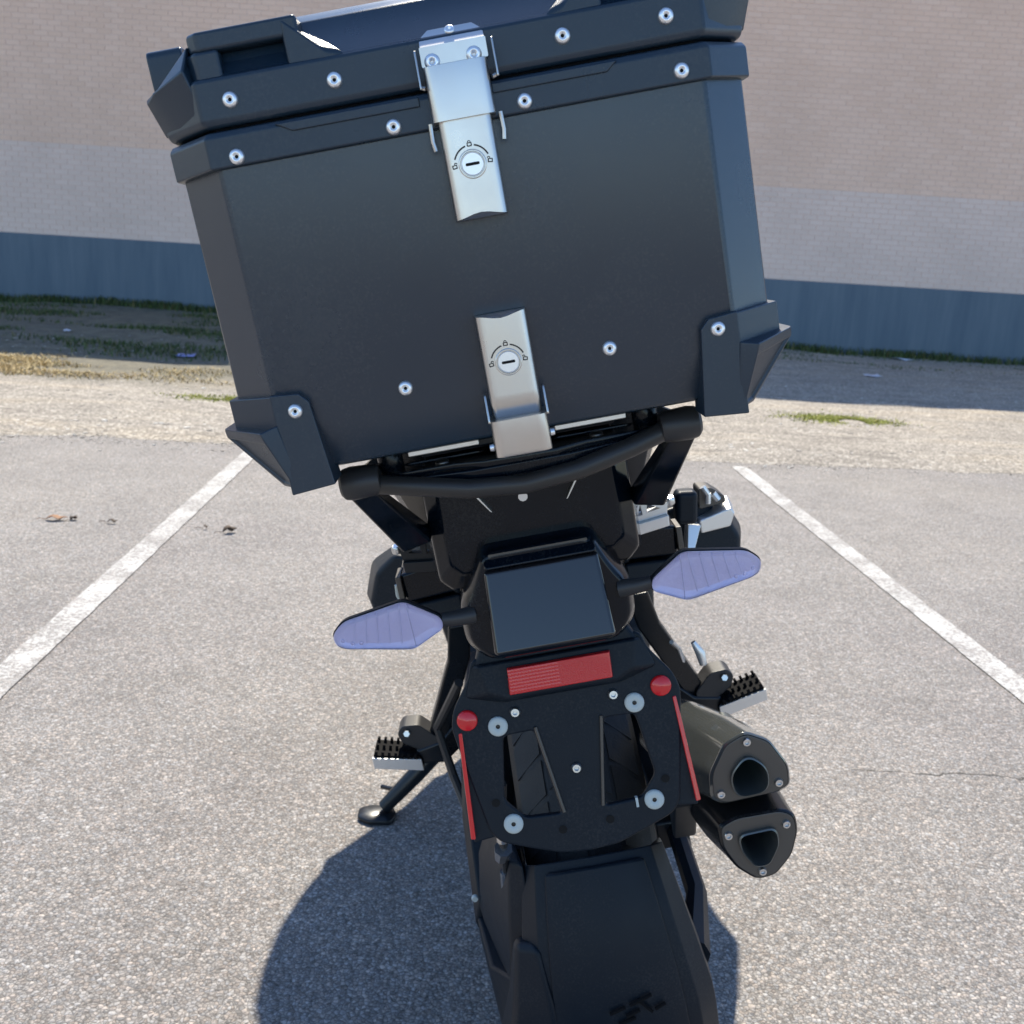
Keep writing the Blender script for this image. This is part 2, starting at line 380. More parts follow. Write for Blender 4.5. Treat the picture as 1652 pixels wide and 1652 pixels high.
# ------------------------------------------------------------------ brick building
bm_ = Matrix.Translation(W0) @ Matrix.Rotation(WA, 4, 'Z')
bld = empty('brick_building', 'long pink painted brick building with a dark blue grey painted base', 'building', bm_)
L0, L1, DEP, PL = -26, 26, 14, 1.065
def top(s): return 7.9-.055*s
g = G()
for s in (L0, L1):
    pass
g.add([(L0, .0, 0), (L1, .0, 0), (L1, .0, top(L1)), (L0, .0, top(L0)), (L0, DEP, 0), (L1, DEP, 0), (L1, DEP, top(L1)), (L0, DEP, top(L0))],
      [(0, 1, 2, 3), (5, 4, 7, 6), (4, 0, 3, 7), (1, 5, 6, 2), (3, 2, 6, 7), (4, 5, 1, 0)])
g.build('wall', 'mortar', bld)
g = G().box(((L0+L1)/2, -.012, PL/2-.1), (L1-L0+.02, .06, PL+.2)); g.build('painted_base', 'plinth', bld, .006)
g = G(); g.add([(L0-.1, -.07, top(L0)+.01), (L1+.1, -.07, top(L1)+.01), (L1+.1, .35, top(L1)+.01), (L0-.1, .35, top(L0)+.01),
                (L0-.1, -.07, top(L0)+.09), (L1+.1, -.07, top(L1)+.09), (L1+.1, .35, top(L1)+.09), (L0-.1, .35, top(L0)+.09)],
               [(0, 3, 2, 1), (4, 5, 6, 7), (0, 1, 5, 4), (2, 3, 7, 6), (1, 2, 6, 5), (3, 0, 4, 7)]); g.build('coping', 'coping', bld)
BW, BH, CW, CH = .200, .0635, .2105, .0745
bk = G().box((0, 0, 0), (BW, .03, BH)); bme = {}
for k in ('brick_pink1', 'brick_grey1'):
    me = bk.mesh('brick'); me.materials.append(MAT[k]); bme[k] = me
stuff = {'brick_pink': G(), 'brick_grey': G()}; singles = 0
row = 0; z = PL+.012+BH/2
while z < 7.4:
    off = (row % 2)*CW/2
    for i in range(int(-15/CW), int(15/CW)):
        s = i*CW+off
        if z > top(s)-.1: continue
        pink = z > 2.44; y = -.0035+random.uniform(-.0012, .0012)
        x = s-W0.x*0
        near_l = -6.4 < s < -4.6 and 2.2 < z < 3.6
        near_r = 5.2 < s < 7.2 and 1.7 < z < 3.1
        if (near_l or near_r) and singles < 300 and random.random() < .62:
            o = bpy.data.objects.new('brick', bme['brick_pink1' if pink else 'brick_grey1']); COL.objects.link(o); o.parent = bld; o.location = (s, y+.0135, z); singles += 1
        else:
            gg = stuff['brick_pink' if pink else 'brick_grey']; h, q = BW/2, BH/2
            gg.add([(s-h, y-.0015, z-q), (s+h, y-.0015, z-q), (s+h, y-.0015, z+q), (s-h, y-.0015, z+q), (s-h, .002, z-q), (s+h, .002, z-q), (s+h, .002, z+q), (s-h, .002, z+q)],
                   [(0, 1, 2, 3), (1, 5, 6, 2), (4, 0, 3, 7), (3, 2, 6, 7), (0, 4, 5, 1)])
    z += CH; row += 1
for k, gg in stuff.items():
    me = bpy.data.meshes.new('brick_courses'); me.from_pydata(gg.v, [], gg.f); me.materials.append(MAT[k])
    o = bpy.data.objects.new('brick_courses', me); COL.objects.link(o); o.parent = bld; o['kind'] = 'stuff'

# ------------------------------------------------------------------ plants, stones, litter
def blades(name, m, label, cat, pts, hgt, wid, lean=.5, segs=2):
    g = G()
    for (x, y, z) in pts:
        h = hgt*random.uniform(.45, 1.25); a = random.uniform(0, 2*math.pi); dx, dy = math.cos(a), math.sin(a); l = random.uniform(.1, lean)*h
        wv = wid*random.uniform(.6, 1.4); px, py = -dy*wv/2, dx*wv/2; vs = []
        for k in range(segs+1):
            t = k/segs; q = 1-t*.85
            vs += [(x+dx*l*t*t-px*q, y+dy*l*t*t-py*q, z+h*t*(1-.15*t)), (x+dx*l*t*t+px*q, y+dy*l*t*t+py*q, z+h*t*(1-.15*t))]
        g.add(vs, [(2*k, 2*k+1, 2*k+3, 2*k+2) for k in range(segs)])
    me = bpy.data.meshes.new(name); me.from_pydata(g.v, [], g.f); me.materials.append(MAT[m])
    o = bpy.data.objects.new(name, me); COL.objects.link(o); return tag(o, label, cat, kind='stuff')
def scatter(n, fx, dens):
    out = []
    while len(out) < n:
        x, y = fx()
        if random.random() < dens(x, y): out.append((x, y, apron_z(x, y)-.004 if y > edge_y(x) else 0))
    return out
clump = lambda x, y, f, o: max(0, mn.noise((x*f, y*f, o))*1.6+.25)
blades('dry_grass', 'grass_dry', 'low straw coloured dry grass along the shadow edge on the left', 'grass',
       scatter(9000, lambda: (random.uniform(-6.5, -.6), random.uniform(7.9, 9.9)), lambda x, y: max(0, clump(x*.7, y*1.6, 1.3, 11)-.12)*max(0, 1-abs(y-9.1-.05*x)/.75)), .030, .011, 2.2)
blades('wall_weeds', 'weed', 'dark green weeds growing along the foot of the wall', 'weeds',
       scatter(9000, lambda: (lambda x: (x, wall_y(x)-.06-abs(random.gauss(0, .14))))(random.uniform(-8.5, 9.5)), lambda x, y: min(1, clump(x, 0, 1.6, 21)+(.45 if x < 0 else .22))), .13, .018, .8)
blades('shade_weeds', 'weed', 'sparse dark weeds on the shaded soil left of the case', 'weeds',
       scatter(14000, lambda: (random.uniform(-8, -.5), random.uniform(9.8, 16)), lambda x, y: clump(x*.6, y*1.2, .9, 31)*.9), .06, .014, 1.2)
blades('shade_weeds', 'weed', 'patchy low weeds on the shaded ground at the right', 'weeds',
       scatter(1600, lambda: (random.uniform(2.5, 9), random.uniform(13.2, 15.6)), lambda x, y: clump(x*.4, y*1.5, .9, 41)*.6), .04, .014, 1.2)
def patch(cx, cy, lx, ly, n):
    out = []
    for _ in range(n):
        a, r = random.uniform(0, 6.283), abs(random.gauss(0, .5)); x, y = cx+lx*r*math.cos(a), cy+ly*r*math.sin(a)+.05*(x if False else 0)
        if mn.noise((x*3, y*5, 3)) > -.25: out.append((x, y, apron_z(x, y)))
    return out
blades('moss_patch', 'moss', 'bright yellow green moss patch on the pale gravel at the right', 'moss', patch(3.12, 8.25, .52, .26, 5000), .016, .012, 1.5, 1)
blades('moss_patch', 'moss', 'small yellow green moss patch beside the left edge of the case', 'moss', patch(-1.75, 7.62, .42, .16, 2000), .014, .012, 1.5, 1)

def stones(n, fx, dens, r0, r1, name, label):
    g = G()
    for (x, y, z) in scatter(n, fx, dens):
        r = random.uniform(r0, r1)*(1 if random.random() < .9 else 1.8); d = [r*random.uniform(.6, 1.2) for _ in range(6)]
        g.add([(x+d[0], y+.2*r, z+.3*r), (x-d[1], y-.2*r, z+.3*r), (x+.2*r, y+d[2], z+.25*r), (x-.1*r, y-d[3], z+.3*r), (x+.1*r, y, z+d[4]*.5), (x, y, z-.2*r)],
              [(0, 2, 4), (2, 1, 4), (1, 3, 4), (3, 0, 4), (2, 0, 5), (1, 2, 5), (3, 1, 5), (0, 3, 5)])
    me = bpy.data.meshes.new(name); me.from_pydata(g.v, [], g.f); me.materials.append(MAT['stones'])
    o = bpy.data.objects.new(name, me); COL.objects.link(o); tag(o, label, 'gravel', kind='stuff')
stones(12000, lambda: (lambda x: (x, edge_y(x)+random.gauss(.22, .22)))(random.uniform(-6, 7)), lambda x, y: min(1, .35+clump(x*.8, y, 1.4, 51)), .003, .009, 'loose_gravel', 'loose gravel strewn along the broken edge of the asphalt')
stones(9000, lambda: (lambda x: (x, random.uniform(edge_y(x)+.1, 12)))(random.uniform(-8, 8)), lambda x, y: min(1, .15+clump(x*.5, y*1.3, 1.1, 61)), .004, .014, 'loose_gravel', 'small stones scattered over the pale apron before the wall')

def leaf(loc, ln, wd, rz, m, label, curl=.4):
    g = G(); vs = []; n = 7
    for i in range(n):
        t = i/(n-1); hw = wd/2*math.sin(math.pi*min(.98, max(.02, t)))**.8*(1+.25*math.sin(i*2.3))
        for q in (-1, 0, 1): vs.append(((t-.5)*ln, q*hw, .003+curl*abs(q)*hw+.012*math.sin(t*5)**2))
    fs = [(3*i+q, 3*i+q+1, 3*i+q+4, 3*i+q+3) for i in range(n-1) for q in (0, 1)]; g.add(vs, fs)
    g.tube([(-ln/2, 0, .004), (-ln/2-.02, .004, .007), (-ln/2-.035, .001, .004)], .0012, 5)
    o = g.build('dead_leaf', m, bevel=0); o.location = loc; o.rotation_euler = (0, 0, rz)
    md = o.modifiers.new('solid', 'SOLIDIFY'); md.thickness = .0008
    tag(o, label, 'leaf', 'dead leaves lying on the asphalt')
leaf((-1.63, 4.13, .001), .085, .04, .1, 'leaf', 'brown dead leaf on the asphalt left of the left bay line')
leaf((-1.565, 4.145, .001), .035, .03, 1.2, 'leafdk', 'dark shrivelled leaf bit against the brown dead leaf')
leaf((-1.40, 4.12, .001), .045, .018, -.1, 'leafdk', 'thin dark leaf midway between brown leaf and left bay line', .8)
leaf((-.915, 4.065, .001), .06, .035, .5, 'leafdk', 'dark curled leaf between left bay line and motorcycle', 1.0)
leaf((-1.02, 4.10, .001), .02, .016, .2, 'leafdk', 'tiny dark leaf crumb just right of the left bay line', .8)
def scrap(loc, sx, sy, rz, m, label):
    g = G(); vs = [((i/4-.5)*sx, (j/2-.5)*sy, .008+.02*mn.noise((i*.9, j*1.3, sx*90))) for j in range(3) for i in range(5)]
    g.add(vs, [(j*5+i, j*5+i+1, j*5+i+6, j*5+i+5) for j in range(2) for i in range(4)])
    o = g.build('litter_scrap', m); o.location = (loc[0], loc[1], apron_z(loc[0], loc[1])+.01); o.rotation_euler = (0, 0, rz)
    o.modifiers.new('solid', 'SOLIDIFY').thickness = .001
    tag(o, label, 'litter', 'scraps of litter in the shade of the wall')
scrap((-2.70, 10.15), .18, .16, .1, 'bluepaper', 'small blue wrapper lying on the shaded weeds left of the case')
scrap((-4.35, 11.6), .08, .12, .5, 'paper', 'tiny pale paper scrap far left on the shaded soil')
scrap((4.95, 12.3), .18, .16, 0, 'paper', 'pale paper scrap on the shaded ground at the right')
scrap((6.55, 15.3), .16, .3, .6, 'paper', 'crumpled pale paper caught in the weeds by the wall at the right')

# ================================================================== MOTORCYCLE FRAME (leaning on its side stand)
Xb = Vector((.9721183, -.01352668, .23410048)); Zb = Vector((-.23407782, .00325711, .97221241)); Yb = Zb.cross(Xb).normalized()
BO = Vector((.29636, 1.39601, .0015))
BM = Matrix((Xb, Yb, Zb)).transposed().to_4x4(); BM.translation = BO
bike = empty('motorcycle', 'black adventure motorcycle seen from behind, leaning left on its side stand', 'motorcycle', BM)

# ---- rear wheel
def wheel(name, y, r, wd, rim_r, parent, disc=True, tread=True):
    wh = G().lathe([(rim_r, -wd*.32), (rim_r+.008, -wd*.36), (rim_r+.004, -wd*.30), (rim_r-.012, -wd*.12), (rim_r-.012, wd*.12), (rim_r+.004, wd*.30), (rim_r+.008, wd*.36), (rim_r, wd*.32), (rim_r-.02, wd*.12), (rim_r-.02, -wd*.12), (rim_r, -wd*.32)], (0, y, r), (1, 0, 0), 48, False).build(name, 'satin', parent)
    prof = []
    for i in range(15):
        a = R(-112+224*i/14); prof.append((r-.052+.052*math.cos(a) if abs(i-7) < 5 else r-.052+.062*math.cos(a), wd/2*math.sin(a)/math.sin(R(112))*(1.0 if abs(a) < R(80) else .99)))
    prof = [(r-.005-(abs(t)**2.2)*.042, t*wd/2) for t in [-1, -.9, -.75, -.6, -.45, -.3, -.15, 0, .15, .3, .45, .6, .75, .9, 1]]
    prof = [(rim_r+.006, -wd*.36), (rim_r+.03, -wd*.46)]+prof+[(rim_r+.03, wd*.46), (rim_r+.006, wd*.36)]
    G().lathe(prof, (0, y, r), (1, 0, 0), 72, False).build('tyre', 'tyre', wh, angle=60)
    if tread:
        tb = G(); nb = 36
        def surf(t, ang, h):
            rr = r-.005-(abs(t)**2.2)*.042+h; return (t*wd/2, y+rr*math.cos(ang), r+rr*math.sin(ang))
        for k in range(nb):
            for (t0, t1, sk) in ((-.92, -.52, -.06), (-.46, -.06, -.05), (.06, .46, .05), (.52, .92, .06)):
                a0 = 2*math.pi*k/nb; da = 2*math.pi/nb*.84; sh = (0 if abs(t0+t1) < .8 else math.pi/nb)
                vs = []
                for h in (-.003, .0025):
                    for (t, a) in ((t0, 0), (t1, 0), (t1, da), (t0, da)):
                        vs.append(surf(t, a0+sh+a+(t-t0)*sk*3*(1 if t0 > 0 else -1)*math.copysign(1, sk), h))
                tb.add(vs, [(4, 5, 6, 7), (0, 1, 5, 4), (1, 2, 6, 5), (2, 3, 7, 6), (3, 0, 4, 7)])
        tb.build('tread', 'tyre', wh)
    G().lathe([(.02, -.09), (.035, -.07), (.035, .07), (.02, .09)], (0, y, r), (1, 0, 0), 20).build('hub', 'satin', wh)
    sp = G()
    for k in range(10):
        a = 2*math.pi*k/10
        for s in (-1, 1):
            sp.tube([(s*.03, y+.034*math.cos(a), r+.034*math.sin(a)), (s*.012, y+(rim_r-.012)*math.cos(a+.12*s), r+(rim_r-.012)*math.sin(a+.12*s))], [.011, .008], 6)
    sp.build('spokes', 'satin', wh)
    if disc:
        dg = G().lathe([(.06, 0), (.13, 0), (.13, .005), (.06, .005)], (.075, y, r), (1, 0, 0), 40, False); dg.build('brake_disc', 'bolt', wh)
    return wh
wheel('rear_wheel', 0, .32, .168, .215, bike)
wheel('front_wheel', 1.50, .335, .112, .24, bike, tread=True)

# ---- swing arm, chain guard, axle
g = G()
for s in (-1, 1):
    g.loft([[(s*.115-.016, 0-.06, .30), (s*.115+.016, -.06, .30), (s*.115+.016, -.06, .345), (s*.115-.016, -.06, .345)],
            [(s*.12-.018, .05, .285), (s*.12+.018, .05, .285), (s*.12+.018, .05, .365), (s*.12-.018, .05, .365)],
            [(s*.11-.02, .38, .33), (s*.11+.02, .38, .33), (s*.11+.02, .38, .43), (s*.11-.02, .38, .43)],
            [(s*.09-.02, .58, .35), (s*.09+.02, .58, .35), (s*.09+.02, .58, .42), (s*.09-.02, .58, .42)]])
g.box((0, .42, .385), (.22, .07, .08)); g.build('swingarm', 'satin', bike, .005)
G().tube([(-.14, 0, .32), (.14, 0, .32)], .012, 12).build('axle', 'bolt', bike)
G().loft([[(-.125, y, z-.035), (-.168, y, z-.03), (-.176, y, z), (-.165, y, z+.03), (-.125, y, z+.035)] for y, z in ((-.155, .30), (-.06, .41), (.15, .455), (.45, .43))]).build('chain_guard', 'matte', bike, .003)
g = G()
for s in (-1, 1): g.prism(rpoly([(-.10, .25), (-.04, .21), (.07, .24), (.11, .32), (.06, .38), (-.07, .38)], .02), 'YZ', s*.138-.006, s*.138+.006)
g.build('axle_plate', 'satin', bike, .002)

# ---- rear mudguard behind the wheel (arc about the axle), with ribs and an arm to the swing arm
hg = G(); rings = []
for i in range(17):
    th = R(27-62*i/16); t = i/16
    hw = .086+.030*min(1, t*2.2)-.006*max(0, t-.6); rad = .385+.012*math.sin(t*math.pi)
    def P(x, d): rr = rad-d; return (x, -rr*math.cos(th), .32+rr*math.sin(th))
    sec = [(-hw, .075), (-hw*.985, .03), (-hw*.80, .006), (-hw*.55, 0), (0, -.004), (hw*.55, 0), (hw*.80, .006), (hw*.985, .03), (hw, .075)]
    rings.append([P(x, d) for x, d in sec]+[P(x*.965, d+.004) for x, d in reversed(sec)])
hg.loft(rings)
hug = hg.build('rear_mudguard', 'matte', bike, .005, 3, angle=50)
g = G()                                                    # facet panel raised on the guard
rr_ = []
for i in range(9):
    th = R(25.5-50*i/8); t = i/8; hw = .060+.020*math.sin(t*2.2)
    def P(x, d): rr = .393+.010*math.sin((.1+.55*t)*math.pi)-d; return (x, -rr*math.cos(th), .32+rr*math.sin(th))
    rr_.append([P(-hw, .006), P(-hw*.70, -.0006), P(hw*.70, -.0006), P(hw, .006), P(hw*.9, .012), P(-hw*.9, .012)])
g.loft(rr_).build('mudguard_panel', 'matte', hug, .004, 3)
g = G()
for (xa, ta, xb, tb_) in ((-.012, 1.6, .006, 2.4), (.012, 2.6, .038, 3.9), (.024, 3.0, .036, .8), (.006, .6, .022, 1.5), (-.004, -.6, .016, .2), (.040, 1.2, .052, 2.0)):   # moulded strokes low on the panel
    rr = .4065
    g.tube([(x, -rr*math.cos(R(t_)), .32+rr*math.sin(R(t_))) for x, t_ in ((xa, ta), (xb, tb_))], .0022, 6)
g.build('moulded_marks', 'gasket', hug)
g = G()
g.loft([[(-.10, -.33, .34), (-.10, -.33, .22), (-.115, -.34, .22), (-.115, -.34, .34)], [(-.125, -.26, .31), (-.125, -.26, .21), (-.155, -.26, .21), (-.155, -.26, .31)],
        [(-.13, -.12, .30), (-.13, -.12, .24), (-.178, -.12, .24), (-.178, -.12, .31)], [(-.13, .02, .33), (-.13, .02, .28), (-.16, .02, .28), (-.16, .02, .34)]])
g.build('mudguard_arm', 'matte', hug, .006)
g = G().tube([(.10, -.33, .33), (.128, -.2, .32), (.128, 0, .33)], [.02, .014, .014], 8); g.build('mudguard_arm', 'matte', hug)
def H(x, th, r): return (x, -r*math.cos(R(th)), .32+r*math.sin(R(th)))
G().loft([[H(-.078, 14, .394), H(-.108, 14, .372), H(-.108, 14, .34), H(-.078, 14, .36)], [H(-.072, 4, .402), H(-.122, 3, .380), H(-.128, 3, .34), H(-.075, 4, .36)],
          [H(-.070, -6, .404), H(-.140, -8, .384), H(-.150, -8, .33), H(-.075, -6, .36)], [H(-.070, -30, .402), H(-.135, -30, .39), H(-.145, -30, .33), H(-.075, -30, .36)]]).build('mudguard_flare', 'matte', hug, .010, 4)
# side shell between guard and chain guard
G().loft([[(-.082, -.330, .49), (-.100, -.315, .49), (-.118, -.20, .50), (-.105, -.20, .50)], [(-.082, -.345, .42), (-.112, -.325, .42), (-.150, -.17, .42), (-.12, -.17, .42)], [(-.082, -.35, .33), (-.125, -.32, .33), (-.165, -.16, .33), (-.12, -.16, .33)], [(-.082, -.35, .20), (-.125, -.32, .20), (-.155, -.16, .20), (-.12, -.16, .20)]]).build('mudguard_side', 'matte', hug, .005)
# hose and banjo visible left of the guard
g = G().tube([(-.085, -.36, .615), (-.093, -.345, .57), (-.10, -.33, .52)], .0055, 8).tube([(-.10, -.33, .52), (-.108, -.30, .46), (-.112, -.27, .40)], .004, 8)
hs = g.build('brake_hose', 'bar', bike)
G().tube([(-.094, -.345, .57), (-.099, -.335, .53)], .0075, 10).tube([(-.101, -.328, .515), (-.107, -.315, .495)], [.011, .008], 8).tube([(-.108, -.305, .47), (-.113, -.285, .43)], .005, 8).build('hose_fitting', 'bolt', hs)
inst(G().lathe([(0, .002), (.004, .002), (.005, 0), (.005, -.003)], (0, 0, 0), (0, -1, 0), 12, False).mesh('screw'), 'guard_screw', (-.168, -.165, .345), bike).data.materials.append(MAT['washer'])

# ---- engine, frame, sub-frame
g = G()
g.loft([[(-.14, .50, .26), (.14, .50, .26), (.15, .50, .46), (-.15, .50, .46)], [(-.16, .68, .2), (.16, .68, .2), (.17, .68, .5), (-.17, .68, .5)], [(-.16, .95, .2), (.16, .95, .2), (.16, .95, .46), (-.16, .95, .46)], [(-.1, 1.06, .24), (.1, 1.06, .24), (.1, 1.06, .4), (-.1, 1.06, .4)]])
eng = g.build('engine', 'exhdark', bike, .015)
g = G().loft([[(-.11, .82, .45), (.11, .82, .45), (.11, .98, .45), (-.11, .98, .45)], [(-.12, .86, .70), (.12, .86, .70), (.12, 1.03, .68), (-.12, 1.03, .68)]]); g.build('cylinder_head', 'exhdark', eng, .012)
for s in (-1, 1):
    G().lathe([(.085, 0), (.085, .02), (.07, .035), (.03, .038)], (s*.165, .72, .34), (s, 0, 0), 28).build('engine_cover', 'satin', eng)
g = G()
for s in (-1, 1):
    g.tube([(s*.08, 1.17, .92), (s*.16, .95, .72), (s*.17, .62, .62), (s*.13, .52, .44), (s*.12, .54, .30)], .019, 8)
    g.tube([(s*.15, .60, .70), (s*.125, .1, .80), (s*.10, -.34, .90)], .014, 8)
    g.tube([(s*.14, .54, .48), (s*.135, .2, .66), (s*.105, -.25, .86)], .012, 8)
g.build('frame', 'satin', bike)
g = G()
for s in (-1, 1):
    g.tube([(s*.23, .93, .22), (s*.26, .95, .45), (s*.29, 1.0, .62), (s*.26, .96, .72), (s*.18, .88, .78)], .0125, 10)
    g.tube([(s*.29, 1.0, .62), (s*.17, 1.12, .66)], .0125, 8); g.tube([(s*.23, .93, .22), (s*.1, .98, .22)], .0125, 8)
g.build('crash_bars', 'satin', bike)

# ---- seat, tank, fairing, screen
def ssec(y, hw, z0, z1, k=.6):
    return [(-hw, y, z0), (-hw, y, z0+(z1-z0)*.6), (-hw*k, y, z1), (0, y, z1+.008), (hw*k, y, z1), (hw, y, z0+(z1-z0)*.6), (hw, y, z0)]
G().loft([ssec(-.24, .085, .90, .955), ssec(-.18, .12, .88, .965), ssec(.0, .14, .84, .955), ssec(.16, .15, .81, .935), ssec(.20, .15, .80, .88), ssec(.42, .15, .78, .845), ssec(.56, .115, .78, .85), ssec(.64, .09, .80, .89)]).build('seat', 'seat', bike, .006, sub=1)
G().loft([ssec(.58, .10, .74, .90), ssec(.68, .17, .72, .98), ssec(.82, .205, .70, 1.04), ssec(.98, .20, .72, 1.06), ssec(1.10, .13, .76, 1.03)]).build('fuel_tank', 'gloss', bike, .01, sub=1)
for s in (-1, 1):
    sh = G().loft([[(s*.14, .72, .50), (s*.20, .74, .48), (s*.235, .74, .62), (s*.27, .74, .82), (s*.18, .72, .95)], [(s*.15, .88, .40), (s*.215, .92, .38), (s*.27, .94, .62), (s*.385, .94, .87), (s*.375, .92, 1.02)],
                   [(s*.15, 1.02, .42), (s*.215, 1.04, .42), (s*.28, 1.06, .65), (s*.375, 1.06, .93), (s*.365, 1.05, 1.08)], [(s*.10, 1.26, .66), (s*.15, 1.28, .66), (s*.20, 1.30, .76), (s*.21, 1.32, .95), (s*.10, 1.3, 1.06)]])
    sh.build('radiator_shroud', 'gloss', bike, .012)
g = G().loft([[(-.18, 1.08, .84), (.18, 1.08, .84), (.20, 1.08, 1.06), (-.20, 1.08, 1.06)], [(-.17, 1.25, .80), (.17, 1.25, .80), (.17, 1.25, 1.10), (-.17, 1.25, 1.10)], [(-.09, 1.40, .82), (.09, 1.40, .82), (.10, 1.40, .98), (-.10, 1.40, .98)], [(-.04, 1.47, .82), (.04, 1.47, .82), (.04, 1.47, .86), (-.04, 1.47, .86)]])
fr = g.build('front_fairing', 'gloss', bike, .015)
for s in (-1, 1): G().box((s*.05, 1.405, .90), (.07, .03, .06)).build('headlight', 'lensdot', fr, .008)
rings = []
for i in range(9):
    t = i/8; hw = .338-.05*t; y0 = 1.30-.16*t; z = 1.04+.54*t
    rings.append([(hw*math.sin(R(a)), y0-.12*(1-math.cos(R(a)))*1.6, z) for a in range(-80, 81, 20)])
scn = G(); scn.loft(rings, False, False, False); o = scn.build('windscreen', 'glassy', bike, angle=180); o.modifiers.new('solid', 'SOLIDIFY').thickness = .003
for s in (-1, 1): G().prism(rpoly([(s*.22, .90), (s*.355, .92), (s*.374, 1.04), (s*.378, 1.19), (s*.364, 1.32), (s*.335, 1.45), (s*.22, 1.50)], .03), 'XZ', 1.058, 1.066).build('shadow_panel', 'gloss', fr, .003)  # unseen side panels, added to fill out the cast shadow's outline
G().box((0, 1.10, 1.14), (.17, .03, .11), Matrix.Rotation(R(-25), 3, 'X')).build('instrument_display', 'lamp', bike, .008)

# ---- handlebar, guards, mirrors
g = G().tube([(-.355, .88, 1.085), (-.24, .93, 1.11), (-.10, .97, 1.10), (0, .975, 1.09), (.10, .97, 1.10), (.24, .93, 1.11), (.355, .88, 1.085)], .0125, 10); hb = g.build('handlebar', 'satin', bike)
for s in (-1, 1):
    G().tube([(s*.245, .928, 1.109), (s*.355, .88, 1.085)], .018, 12).build('grip', 'cap', hb)
    gd = G(); rr2 = []
    for i in range(6):
        t = i/5; x = s*(.17+.195*t); y = .985+.045*math.sin(t*math.pi)-.07*t*t; k_ = 1-.55*t**3
        zc = 1.12; zt = zc+.13*k_; zb = zc-.09*k_
        rr2.append([(x, y, zt), (x, y+.012, zt), (x+s*.004, y+.03, zc), (x+s*.004, y+.018, zb), (x, y+.006, zb), (x+s*.002, y+.016, zc)])
    gd.loft(rr2).build('hand_guard', 'matte', hb, .004)
    G().tube([(s*.22, .96, 1.06), (s*.23, .88, 1.07), (s*.33, .83, 1.06)], .006, 8).build('lever', 'satin', hb)
    G().tube([(s*.23, .935, 1.12), (s*.25, .95, 1.22), (s*.29, .93, 1.28)], .006, 8).build('mirror_stem', 'satin', hb)
    mi = G().prism(rpoly([(s*.20, 1.24), (s*.33, 1.25), (s*.355, 1.285), (s*.33, 1.345), (s*.22, 1.34)], .015), 'XZ', .905, .93); mi.build('mirror', 'matte', hb, .004)

# ---- fork, front mudguard
for s in (-1, 1):
    fk = G().tube([(s*.105, 1.135, 1.04), (s*.105, 1.325, .62)], .027, 14); k = fk.build('fork_leg', 'satin', bike)
    G().tube([(s*.105, 1.31, .65), (s*.105, 1.455, .345)], .021, 14).build('fork_slider', 'gold', k)
G().box((0, 1.17, 1.02), (.25, .06, .035)).box((0, 1.25, .80), (.26, .07, .04)).build('triple_clamp', 'satin', bike, .006)
rings = []
for i in range(12):
    th = R(20+120*i/11); rr = .365
    rings.append([(x, 1.50+(rr-d)*math.cos(th), .335+(rr-d)*math.sin(th)) for x, d in ((-.07, .05), (-.062, .012), (-.03, 0), (.03, 0), (.062, .012), (.07, .05), (.066, .054), (.058, .016), (.028, .004), (-.028, .004), (-.058, .016), (-.066, .054))])
G().loft(rings).build('front_mudguard', 'matte', bike, .002)

# ---- tail unit under the rack
def oct_(y, hw, z0, z1, c): return [(-hw+c, y, z0), (hw-c, y, z0), (hw, y, z0+c), (hw, y, z1-c), (hw-c, y, z1), (-hw+c, y, z1), (-hw, y, z1-c), (-hw, y, z0+c)]
tail = G().loft([oct_(-.478, .082, .900, .988, .010), oct_(-.462, .097, .880, .996, .012), oct_(-.38, .108, .85, .998, .018), oct_(-.25, .118, .82, .985, .028), oct_(-.05, .13, .80, .95, .03), oct_(.3, .13, .70, .88, .03)]).build('tail_cowl', 'gloss', bike, .004)
for s in (-1, 1):                                         # pale strips painted as glints on the glossy panel edges; screws under the rack
    G().prism(rpoly([(s*.0500, .980), (s*.0525, .980), (s*.036, .956), (s*.0345, .9555)], .001), 'XZ', -.486, -.478).build('glint_strip', 'bolt', tail, .001)
    G().lathe([(0, 0), (.010, 0), (.012, .004), (.012, .009)], (s*.052, -.485, .996), (0, -.5, -.85), 14).build('screw', 'bolt', tail)
    G().loft([[(s*.098, -.47, .996), (s*.126, -.45, .996), (s*.126, -.30, .99), (s*.098, -.30, .99)], [(s*.090, -.44, .935), (s*.108, -.42, .93), (s*.112, -.3, .90), (s*.09, -.3, .90)]]).build('side_stay', 'exhcap' if s < 0 else 'matte', tail, .003)
G().lathe([(0, 0), (.003, 0), (.004, .003)], (-.004, -.572, .986), (0, -1, 0), 10).build('screw', 'bolt', tail)
